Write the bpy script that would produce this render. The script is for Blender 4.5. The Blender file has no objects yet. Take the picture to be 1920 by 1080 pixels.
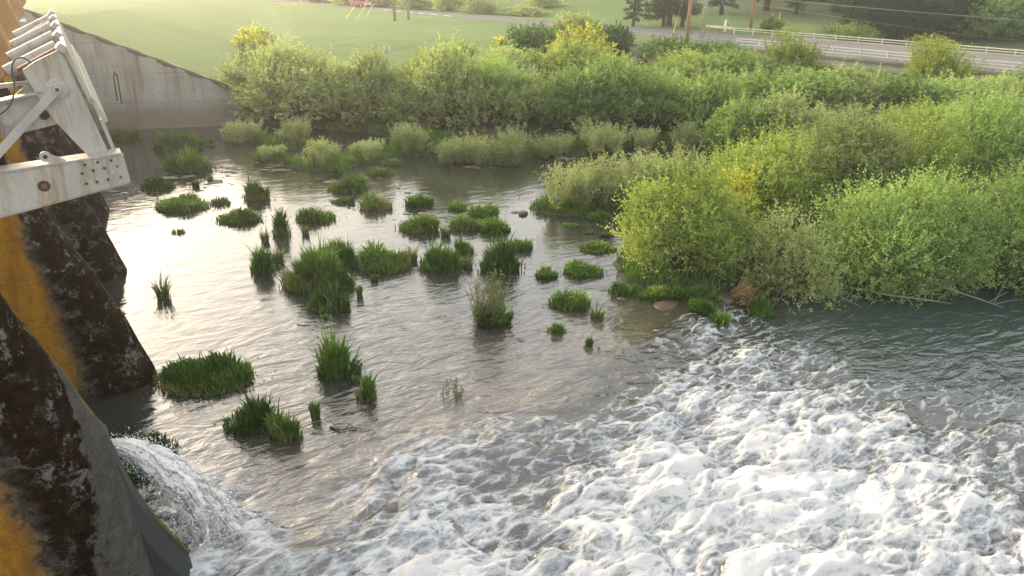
import bpy, bmesh, math
import numpy as np
from mathutils import Vector, Matrix

scene = bpy.context.scene
RAD = math.radians

# ------------------------------------------------------------------ camera, sky, sun, exposure
CAM_Z, PITCH, ROLL = 13.0, RAD(23.5), 0.0216
cam_data = bpy.data.cameras.new('camera')
cam_data.sensor_width = 36.0
cam_data.lens = 36.0 * 1400.0 / 1920.0
cam_data.clip_start, cam_data.clip_end = 0.1, 4000.0
cam = bpy.data.objects.new('camera', cam_data)
scene.collection.objects.link(cam)
cam.matrix_world = (Matrix.Translation((0, 0, CAM_Z)) @ Matrix.Rotation(RAD(90) - PITCH, 4, 'X')
                    @ Matrix.Rotation(ROLL, 4, 'Z'))
scene.camera = cam

SUN_BEARING, SUN_ELEV = RAD(-46.0), RAD(18.0)      # measured clockwise from the camera's heading (+Y)
world = bpy.data.worlds.new('World')
scene.world = world
world.use_nodes = True
wn = world.node_tree.nodes
wl = world.node_tree.links
wn.clear()
sky = wn.new('ShaderNodeTexSky')
sky.sky_type = 'NISHITA'
sky.sun_disc = False
sky.sun_elevation = SUN_ELEV
sky.sun_rotation = SUN_BEARING
sky.air_density, sky.dust_density, sky.ozone_density = 1.0, 5.0, 1.0
veil = wn.new('ShaderNodeMix')                      # thin even cloud veil over the whole sky
veil.data_type = 'RGBA'
veil.blend_type = 'ADD'
veil.inputs[0].default_value = 1.0
veil.inputs[7].default_value = (6.6, 6.3, 5.95, 1)
bg = wn.new('ShaderNodeBackground')
bg.inputs['Strength'].default_value = 0.12
wo = wn.new('ShaderNodeOutputWorld')
wl.new(sky.outputs[0], veil.inputs[6])
wl.new(veil.outputs[2], bg.inputs['Color'])
wl.new(bg.outputs[0], wo.inputs['Surface'])

sun_data = bpy.data.lights.new('sun', 'SUN')
sun_data.energy = 2.7
sun_data.angle = RAD(6.0)
sun_data.color = (1.0, 0.80, 0.56)
sun = bpy.data.objects.new('sun', sun_data)
scene.collection.objects.link(sun)
sdir = Vector((math.sin(SUN_BEARING) * math.cos(SUN_ELEV), math.cos(SUN_BEARING) * math.cos(SUN_ELEV), math.sin(SUN_ELEV)))
sun.rotation_euler = sdir.to_track_quat('Z', 'Y').to_euler()
sun.location = (-40, 30, 60)

vs = scene.view_settings
vs.view_transform, vs.look, vs.gamma, vs.use_curve_mapping = 'Standard', 'None', 1.0, False
vs.exposure = 0.78
scene.render.engine = 'CYCLES'
scene.cycles.use_denoising = True
scene.cycles.max_bounces = 8
scene.cycles.transparent_max_bounces = 12
scene.cycles.volume_bounces = 1
scene.cycles.sample_clamp_indirect = 6.0

# ------------------------------------------------------------------ helpers
COL = scene.collection


def link(name, mesh, mat=None, parent=None, smooth=False):
    o = bpy.data.objects.new(name, mesh)
    COL.objects.link(o)
    if mat is not None and mesh is not None and len(mesh.materials) == 0:
        mesh.materials.append(mat)
    if parent is not None:
        o.parent = parent
    if smooth and mesh is not None:
        mesh.polygons.foreach_set('use_smooth', np.ones(len(mesh.polygons), dtype=bool))
    return o


def tag(o, label=None, cat=None, group=None, kind=None):
    if label:
        o['label'] = label
    if cat:
        o['category'] = cat
    if group:
        o['group'] = group
    if kind:
        o['kind'] = kind
    return o


def empty(name, loc=(0, 0, 0), rz=0.0, parent=None):
    o = bpy.data.objects.new(name, None)
    COL.objects.link(o)
    o.empty_display_size = 0.2
    o.location = loc
    o.rotation_euler = (0, 0, rz)
    if parent is not None:
        o.parent = parent
    return o


def copy_tree(o, parent=None):
    c = o.copy()
    COL.objects.link(c)
    if parent is not None:
        c.parent = parent
    for ch in list(o.children):
        copy_tree(ch, c)
    return c


def np_mesh(name, v, f, attrs=None, n=None):
    """mesh from numpy vertices and a face index array with equal-sided faces"""
    m = bpy.data.meshes.new(name)
    v = np.asarray(v, dtype=np.float32)
    f = np.asarray(f, dtype=np.int32)
    m.vertices.add(len(v))
    m.vertices.foreach_set('co', v.ravel())
    k = f.shape[1]
    m.loops.add(f.size)
    m.loops.foreach_set('vertex_index', f.ravel())
    m.polygons.add(len(f))
    m.polygons.foreach_set('loop_start', np.arange(len(f), dtype=np.int32) * k)
    for nm, val in (attrs or {}).items():
        a = m.attributes.new(nm, 'FLOAT', 'POINT')
        a.data.foreach_set('value', np.asarray(val, dtype=np.float32).ravel())
    m.update(calc_edges=True)
    return m


class MB:
    """collects boxes, tubes and prisms, builds them as one mesh"""

    def __init__(self):
        self.v, self.f = [], []

    def add(self, v, f):
        b = len(self.v)
        self.v += [tuple(p) for p in v]
        self.f += [tuple(i + b for i in q) for q in f]
        return self

    def box(self, c, s, rz=0.0):
        ca, sa = math.cos(rz), math.sin(rz)
        v = []
        for dz in (-.5, .5):
            for dx, dy in ((-.5, -.5), (.5, -.5), (.5, .5), (-.5, .5)):
                x, y = dx * s[0], dy * s[1]
                v.append((c[0] + x * ca - y * sa, c[1] + x * sa + y * ca, c[2] + dz * s[2]))
        return self.add(v, [(3, 2, 1, 0), (4, 5, 6, 7), (0, 1, 5, 4), (1, 2, 6, 5), (2, 3, 7, 6), (3, 0, 4, 7)])

    def prism(self, poly, off):
        """closed polygon (list of 3D points) swept along a vector"""
        n = len(poly)
        off = Vector(off)
        v = [Vector(p) for p in poly] + [Vector(p) + off for p in poly]
        f = [tuple(range(n - 1, -1, -1)), tuple(range(n, 2 * n))]
        f += [(i, (i + 1) % n, n + (i + 1) % n, n + i) for i in range(n)]
        return self.add(v, f)

    def tube(self, pts, rad, seg=8, cap=True):
        pts = [Vector(p) for p in pts]
        rad = rad if isinstance(rad, (list, tuple)) else [rad] * len(pts)
        v, f = [], []
        up = Vector((0.13, 0.31, 0.94)).normalized()
        for i, p in enumerate(pts):
            t = (pts[min(i + 1, len(pts) - 1)] - pts[max(i - 1, 0)]).normalized()
            a = t.cross(up)
            if a.length < 1e-4:
                a = t.orthogonal()
            a.normalize()
            b = t.cross(a)
            for k in range(seg):
                an = 2 * math.pi * k / seg
                v.append(p + (a * math.cos(an) + b * math.sin(an)) * rad[i])
        for i in range(len(pts) - 1):
            for k in range(seg):
                k2 = (k + 1) % seg
                f.append((i * seg + k, i * seg + k2, (i + 1) * seg + k2, (i + 1) * seg + k))
        if cap:
            f.append(tuple(range(seg - 1, -1, -1)))
            f.append(tuple((len(pts) - 1) * seg + k for k in range(seg)))
        return self.add(v, f)

    def build(self, name, mat, parent=None, smooth=False, bevel=0.0):
        m = bpy.data.meshes.new(name)
        m.from_pydata([tuple(p) for p in self.v], [], self.f)
        bm = bmesh.new()
        bm.from_mesh(m)
        bmesh.ops.recalc_face_normals(bm, faces=bm.faces)
        if bevel:
            bmesh.ops.bevel(bm, geom=bm.edges[:], offset=bevel, segments=1, affect='EDGES')
        bm.to_mesh(m)
        bm.free()
        return link(name, m, mat, parent, smooth)


def sstep(a, b, x):
    t = np.clip((np.asarray(x, dtype=float) - a) / (b - a), 0, 1)
    return t * t * (3 - 2 * t)


_PERM = np.random.RandomState(7).permutation(4096)
_GA = np.random.RandomState(8).rand(4096) * 2 * np.pi
_GX, _GY = np.cos(_GA), np.sin(_GA)


def noise2(x, y, seed=0):
    """gradient noise, about -0.7..0.7"""
    x = np.asarray(x, dtype=float) + seed * 17.37
    y = np.asarray(y, dtype=float) - seed * 9.71
    xi, yi = np.floor(x).astype(int), np.floor(y).astype(int)
    xf, yf = x - xi, y - yi
    u = xf * xf * xf * (xf * (xf * 6 - 15) + 10)
    w = yf * yf * yf * (yf * (yf * 6 - 15) + 10)

    def g(i, j):
        h = _PERM[(_PERM[(xi + i) & 4095] + yi + j) & 4095]
        return _GX[h] * (xf - i) + _GY[h] * (yf - j)
    a = g(0, 0) * (1 - u) + g(1, 0) * u
    b = g(0, 1) * (1 - u) + g(1, 1) * u
    return a * (1 - w) + b * w


def fbm(x, y, octv=4, seed=0, gain=0.5):
    s, a = 0, 1.0
    for i in range(octv):
        s = s + a * noise2(x * 2 ** i, y * 2 ** i, seed + i)
        a *= gain
    return s


# ------------------------------------------------------------------ materials
def new_mat(name):
    m = bpy.data.materials.new(name)
    m.use_nodes = True
    nt = m.node_tree
    nt.nodes.clear()
    out = nt.nodes.new('ShaderNodeOutputMaterial')
    return m, nt, out


def N(nt, kind, **kw):
    n = nt.nodes.new(kind)
    for k, v in kw.items():
        if k.startswith('i_'):
            key = k[2:]
            n.inputs[int(key) if key.isdigit() else key].default_value = v
        else:
            setattr(n, k, v)
    return n


def noise_node(nt, scale, detail=4.0, rough=0.55, distort=0.0, vec=None):
    n = N(nt, 'ShaderNodeTexNoise', i_Scale=scale, i_Detail=detail, i_Roughness=rough, i_Distortion=distort)
    if vec is not None:
        nt.links.new(vec, n.inputs['Vector'])
    return n.outputs['Fac']


def ramp(nt, fac, stops):
    r = nt.nodes.new('ShaderNodeValToRGB')
    e = r.color_ramp.elements
    while len(e) < len(stops):
        e.new(0.5)
    for el, (p, c) in zip(e, stops):
        el.position = p
        el.color = (c, c, c, 1) if isinstance(c, (int, float)) else (*c, 1)
    nt.links.new(fac, r.inputs['Fac'])
    return r.outputs['Color']


def mixc(nt, fac, a, b, mode='MIX'):
    m = N(nt, 'ShaderNodeMix', data_type='RGBA', blend_type=mode)
    for s, v in ((0, fac), (6, a), (7, b)):
        if isinstance(v, (int, float)):
            m.inputs[s].default_value = v
        elif isinstance(v, tuple):
            m.inputs[s].default_value = (*v, 1)
        else:
            nt.links.new(v, m.inputs[s])
    return m.outputs[2]


def maths(nt, op, a, b=0.0, c=0.0, clamp=False):
    m = N(nt, 'ShaderNodeMath', operation=op, use_clamp=clamp)
    for i, v in enumerate((a, b, c)):
        if isinstance(v, (int, float)):
            m.inputs[i].default_value = v
        else:
            nt.links.new(v, m.inputs[i])
    return m.outputs[0]


def attr(nt, name):
    return N(nt, 'ShaderNodeAttribute', attribute_name=name).outputs['Fac']


def principled(nt, out, color, rough=0.7, metal=0.0, bump=None, bump_s=0.3, bump_d=0.02, spec=0.5):
    p = nt.nodes.new('ShaderNodeBsdfPrincipled')
    for key, v in (('Base Color', color), ('Roughness', rough)):
        if isinstance(v, tuple):
            p.inputs[key].default_value = (*v, 1)
        elif isinstance(v, (int, float)):
            p.inputs[key].default_value = v
        else:
            nt.links.new(v, p.inputs[key])
    p.inputs['Metallic'].default_value = metal
    p.inputs['Specular IOR Level'].default_value = spec
    if bump is not None:
        b = N(nt, 'ShaderNodeBump', i_Strength=bump_s, i_Distance=bump_d)
        nt.links.new(bump, b.inputs['Height'])
        nt.links.new(b.outputs[0], p.inputs['Normal'])
    nt.links.new(p.outputs[0], out.inputs['Surface'])
    return p


def plain(name, color, rough=0.6, metal=0.0, vary=0.25, scale=3.0, bump_s=0.2, bump_d=0.01):
    m, nt, out = new_mat(name)
    n = noise_node(nt, scale, 6, 0.6)
    c = mixc(nt, ramp(nt, n, [(0.3, 0.0), (0.7, 1.0)]), tuple(x * (1 - vary) for x in color), tuple(min(1, x * (1 + vary)) for x in color))
    principled(nt, out, c, rough, metal, n, bump_s, bump_d)
    return m


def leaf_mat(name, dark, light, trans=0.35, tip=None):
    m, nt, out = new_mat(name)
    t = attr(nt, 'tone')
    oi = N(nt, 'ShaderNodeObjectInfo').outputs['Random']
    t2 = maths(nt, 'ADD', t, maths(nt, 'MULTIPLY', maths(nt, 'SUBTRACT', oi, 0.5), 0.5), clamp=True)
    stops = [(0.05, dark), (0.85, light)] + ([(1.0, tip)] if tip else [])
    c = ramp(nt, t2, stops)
    d = N(nt, 'ShaderNodeBsdfPrincipled', i_Roughness=0.55)
    d.inputs['Specular IOR Level'].default_value = 0.15
    nt.links.new(c, d.inputs['Base Color'])
    tr = nt.nodes.new('ShaderNodeBsdfTranslucent')
    nt.links.new(mixc(nt, 1.0, c, (1.0, 1.0, 0.55), 'MULTIPLY'), tr.inputs['Color'])
    mx = N(nt, 'ShaderNodeMixShader', i_0=trans)
    nt.links.new(d.outputs[0], mx.inputs[1])
    nt.links.new(tr.outputs[0], mx.inputs[2])
    nt.links.new(mx.outputs[0], out.inputs['Surface'])
    return m


M = {}
M['leaf_y'] = leaf_mat('leaf_yellow_green', (0.12, 0.175, 0.035), (0.43, 0.53, 0.15), 0.46, (0.50, 0.55, 0.19))
M['leaf_g'] = leaf_mat('leaf_grey_green', (0.14, 0.18, 0.07), (0.47, 0.55, 0.25), 0.48)
M['leaf_m'] = leaf_mat('leaf_mid_green', (0.105, 0.175, 0.055), (0.40, 0.54, 0.19), 0.48)
M['leaf_w'] = leaf_mat('leaf_willow', (0.14, 0.18, 0.065), (0.43, 0.50, 0.22), 0.35)
M['leaf_d'] = leaf_mat('leaf_bramble', (0.03, 0.07, 0.018), (0.15, 0.26, 0.07), 0.3)
M['leaf_p'] = leaf_mat('leaf_pale', (0.13, 0.19, 0.03), (0.36, 0.43, 0.09), 0.42)
M['leaf_f'] = leaf_mat('leaf_forest', (0.018, 0.045, 0.02), (0.06, 0.11, 0.04), 0.25)
M['needle'] = leaf_mat('pine_needles', (0.02, 0.05, 0.018), (0.07, 0.12, 0.035), 0.2)
M['flower'] = leaf_mat('broom_flower', (0.50, 0.47, 0.05), (0.85, 0.80, 0.10), 0.35)
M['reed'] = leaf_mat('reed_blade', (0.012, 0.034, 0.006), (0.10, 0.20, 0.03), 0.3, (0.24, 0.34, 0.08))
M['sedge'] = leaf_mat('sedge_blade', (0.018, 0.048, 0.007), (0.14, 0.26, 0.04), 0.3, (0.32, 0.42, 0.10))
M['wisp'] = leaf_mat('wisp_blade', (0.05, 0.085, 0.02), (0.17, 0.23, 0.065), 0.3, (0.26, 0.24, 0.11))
M['straw'] = leaf_mat('dead_straw', (0.20, 0.13, 0.06), (0.42, 0.32, 0.17), 0.2)
M['bark'] = plain('bark', (0.07, 0.05, 0.035), 0.9, vary=0.4, scale=6)
M['twig'] = plain('twig', (0.15, 0.12, 0.09), 0.9, vary=0.3, scale=6)
M['pole'] = plain('pole_wood', (0.40, 0.22, 0.12), 0.85, vary=0.25, scale=5)
M['pole_grey'] = plain('pole_weathered', (0.36, 0.33, 0.30), 0.85, vary=0.2, scale=5)
M['pole_dark'] = plain('pole_tarred', (0.035, 0.03, 0.028), 0.8, vary=0.3)
M['galv'] = plain('galvanised_steel', (0.62, 0.62, 0.60), 0.45, 0.4, vary=0.12, scale=2)
M['rail_tan'] = plain('aged_rail', (0.60, 0.56, 0.44), 0.55, 0.1, vary=0.15, scale=2)
M['wire'] = plain('wire', (0.45, 0.45, 0.44), 0.5, 0.3)
M['guard'] = plain('yellow_guard', (0.70, 0.62, 0.16), 0.5, vary=0.1)
M['sign'] = plain('sign_back', (0.58, 0.58, 0.56), 0.5, 0.2, vary=0.08)
M['sign_green'] = plain('sign_green', (0.02, 0.33, 0.22), 0.4, vary=0.08)
M['white'] = plain('white_paint', (0.78, 0.78, 0.75), 0.5, vary=0.05)
M['dark'] = plain('dark_steel', (0.03, 0.03, 0.03), 0.6, vary=0.2)
M['rubber'] = plain('rubber', (0.02, 0.02, 0.02), 0.8)
M['red'] = plain('red_paint', (0.45, 0.03, 0.03), 0.3, vary=0.05)
M['glass'] = plain('vehicle_glass', (0.03, 0.035, 0.04), 0.1, vary=0.1)
M['asphalt'] = plain('asphalt', (0.085, 0.085, 0.09), 0.9, vary=0.18, scale=0.8)
M['deck_asphalt'] = plain('bridge_asphalt', (0.13, 0.12, 0.105), 0.9, vary=0.2, scale=0.7)
M['concrete'] = plain('bridge_concrete', (0.36, 0.34, 0.30), 0.85, vary=0.3, scale=1.2, bump_s=0.4)
M['rock'] = plain('wet_rock', (0.06, 0.05, 0.04), 0.35, vary=0.5, scale=2.5, bump_s=0.6, bump_d=0.05)
M['scum'] = plain('floating_scum', (0.105, 0.10, 0.075), 0.9, vary=0.4, scale=8)

# ------------------------------------------------------------------ surveyed positions (metres): x, y, (ground z,) width, height, kind, label
TUFTS = [
    (-29.98, 56.80, 2.37, 1.06, 'w', 'grey green leafy sprig in the water below the dark wall slot'),
    (-24.83, 53.89, 2.89, 1.35, 'r', 'tall pale grass clump closest to the foot of the concrete wall'),
    (-23.41, 55.79, 1.45, 0.44, 'r', 'low grass strip just right of the tall clump by the concrete wall'),
    (-21.72, 48.04, 2.46, 1.35, 'r', 'pale green reed clump in dark water below the concrete wall'),
    (-21.78, 43.85, 1.69, 0.75, 'r', 'short green clump closest to the end of the bolted white beam'),
    (-18.74, 39.98, 2.39, 0.81, 's', 'dark mounded grass islet on the edge of the bright cream reflection'),
    (-16.91, 40.92, 1.46, 0.44, 'w', 'thin scattered sprigs right of the dark mounded islet'),
    (-19.59, 44.37, 0.46, 0.40, 'r', 'tiny green tuft above the dark mounded islet'),
    (-19.32, 45.99, 0.41, 0.35, 'r', 'tiny tuft beside the first bright patch of sky reflection'),
    (-15.12, 42.10, 1.25, 1.11, 'r', 'upright reed clump with dark reflection at the head of the bright pool'),
    (-14.82, 37.99, 1.94, 0.75, 's', 'low wide dark grass islet in the middle of the cream reflection'),
    (-17.17, 35.94, 0.82, 0.28, 'w', 'lone sparse dark sprig floating in the cream reflection'),
    (-11.93, 36.11, 0.77, 1.38, 'r', 'tall narrow reed column standing alone in bright water'),
    (-10.76, 38.44, 1.85, 0.90, 's', 'pair of joined dark grass mounds right of the tall reed column'),
    (-10.67, 36.20, 0.38, 0.60, 'w', 'pale yellowish wisp below the joined dark mounds'),
    (-12.39, 34.97, 0.43, 0.75, 'w', 'thin pale reed wisp left of the tall reed column'),
    (-11.28, 31.03, 0.87, 1.23, 'r', 'dark reed block with a dark reflection at the left of the reed group'),
    (-10.96, 32.30, 0.60, 1.00, 'w', 'grey stalky reeds between the dark block and the large clump'),
    (-8.65, 29.37, 2.16, 1.77, 'r', 'largest mixed reed clump at the centre of the reed group'),
    (-8.63, 33.20, 1.22, 0.96, 'r', 'reed clump rising behind the largest mixed clump'),
    (-7.50, 32.03, 0.99, 1.19, 'r', 'square reed clump between the largest clump and the wide one'),
    (-5.93, 31.66, 2.05, 1.23, 's', 'wide bushy reed clump forming the right wing of the group'),
    (-7.15, 29.45, 0.69, 1.05, 'r', 'narrow reed clump leaning off the right side of the largest clump'),
    (-7.77, 27.21, 0.82, 0.85, 'r', 'dark green reed cube in front of the largest clump'),
    (-6.89, 27.10, 0.60, 1.39, 'r', 'tall slim reed strip beside the dark green reed cube'),
    (-7.32, 26.49, 0.25, 0.23, 's', 'tiny tuft at the foot of the dark green reed cube'),
    (-6.42, 28.65, 0.22, 0.52, 'r', 'single small reed spike in open water right of the slim strip'),
    (-6.08, 30.28, 0.33, 0.36, 'r', 'small light tuft below the wide bushy clump'),
    (-4.76, 32.80, 0.55, 0.91, 'w', 'sparse twiggy sprig between the wide clump and the broad sedge'),
    (-14.43, 27.96, 0.57, 1.13, 'w', 'lone leaning reed wisp in the pale water near the piers'),
    (-10.26, 44.27, 2.03, 1.05, 's', 'bright rounded sedge mound topping the row of small islets'),
    (-11.81, 47.92, 0.70, 0.82, 's', 'small round tuft behind the bright rounded mound'),
    (-10.01, 41.74, 1.12, 0.50, 's', 'low green cushion below the bright rounded mound'),
    (-7.88, 40.76, 1.52, 1.15, 's', 'double sedge mound standing in dark reflections'),
    (-8.84, 48.03, 1.34, 0.65, 's', 'bright cut-off looking tuft floating in dark back water'),
    (-5.47, 41.44, 1.30, 0.87, 's', 'bright sedge mound in the brown scum by the back water'),
    (-5.03, 37.15, 1.68, 1.00, 's', 'loose group of light sedge on brown mud'),
    (-3.49, 36.33, 0.50, 0.77, 'w', 'small pointed sprig left of the paired round mounds'),
    (-11.61, 50.78, 0.67, 0.71, 's', 'bright tuft at the tip of the willow islet'),
    (-8.54, 51.05, 1.34, 0.55, 's', 'flat bright tuft below the arching willow spray'),
    (-3.27, 40.99, 0.92, 0.72, 's', 'light sedge tuft left of the tallest round mound'),
    (-1.69, 39.16, 1.35, 1.19, 's', 'tallest round sedge mound of the islet with three mounds'),
    (-2.56, 37.66, 1.48, 0.87, 's', 'yellowish sedge mound in front of the islet with three mounds'),
    (-0.99, 37.25, 1.40, 0.87, 's', 'dark round sedge mound at the right of the islet with three mounds'),
    (-2.34, 33.93, 0.83, 0.94, 'r', 'reed clump standing over its small lower twin'),
    (-2.07, 32.08, 0.49, 0.79, 'w', 'small twin sprig below the reed clump'),
    (-3.28, 31.81, 1.67, 1.20, 'r', 'broad brown-stemmed sedge with scattered stalks around it'),
    (-0.60, 31.77, 1.47, 1.58, 'r', 'large reed clump with yellow straw at its foot'),
    (0.22, 34.68, 1.27, 0.76, 's', 'rounded leaning clump touching the back of the strawy reed clump'),
    (1.56, 31.13, 0.87, 0.74, 's', 'isolated round tuft with thin stalks above it'),
    (3.31, 31.61, 1.56, 0.66, 's', 'flat spiky sedge patch right of the isolated round tuft'),
    (4.24, 34.70, 1.53, 0.47, 's', 'low bright mat of sedge in the channel by the bush'),
    (4.82, 36.87, 0.50, 0.53, 's', 'small upright tuft behind the low bright mat'),
    (4.08, 37.32, 0.68, 0.19, 's', 'thin floating green patch behind the low bright mat'),
    (4.78, 39.60, 1.19, 0.58, 's', 'dark round tuft against the big yellow green bush'),
    (3.13, 38.39, 0.81, 0.24, 's', 'thin pale floating weed in front of the willow islet'),
    (2.42, 28.04, 1.41, 0.83, 's', 'spiky tuft with brown roots on the shallow ledge'),
    (3.44, 26.93, 0.60, 0.64, 'w', 'small leafy sprig on the brown shallows'),
    (1.76, 25.67, 0.66, 0.41, 'r', 'short row of bright blades on the brown shallows'),
    (2.92, 24.63, 0.28, 0.35, 'r', 'smallest bright tuft at the edge of the rapids'),
    (-10.26, 21.22, 2.68, 0.76, 'r', 'wide dark green reed bed nearest the second pier'),
    (-9.11, 22.40, 0.33, 0.26, 's', 'tiny tuft at the right end of the wide reed bed'),
    (-5.85, 22.03, 1.20, 1.44, 'r', 'tall dense reed dome with brown roots'),
    (-4.65, 20.62, 0.55, 1.05, 'r', 'narrow reed tuft just in front of the tall dense dome'),
    (-5.15, 21.64, 0.29, 0.30, 'w', 'sparse sprig between the dense dome and the narrow tuft'),
    (-7.85, 18.79, 1.28, 0.97, 'r', 'dark reed block standing in rippled water near the jet'),
    (-6.66, 18.34, 0.88, 1.00, 'r', 'paler reed clump with seed heads beside the dark reed block'),
    (-5.99, 19.49, 0.30, 0.60, 'r', 'slim reed tuft caught on a dead twig'),
    (-10.08, 17.39, 1.15, 0.59, 'r', 'dark leafy clump behind the falling water jet'),
    (-9.99, 16.23, 0.86, 0.60, 'r', 'very dark clump in the shade under the water jet'),
    (4.98, 29.53, 1.24, 0.61, 's', 'low grass fringe at the left toe of the yellow green bush'),
    (6.15, 29.09, 1.23, 0.66, 's', 'second grass fringe tuft below the yellow green bush'),
    (7.17, 29.03, 1.09, 0.74, 's', 'third grass fringe tuft right of the brown rock'),
    (8.25, 29.09, 1.27, 0.65, 's', 'dark grass tuft in the shade of the yellow green bush'),
    (7.85, 27.74, 0.96, 0.88, 's', 'light green overhanging tuft above the little waterfall'),
    (8.33, 27.12, 0.82, 0.80, 's', 'blue green tuft touching the little waterfall'),
    (10.45, 28.24, 0.84, 0.82, 'r', 'bright upright reed tuft standing alone below the grey green bush'),
]
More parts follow.
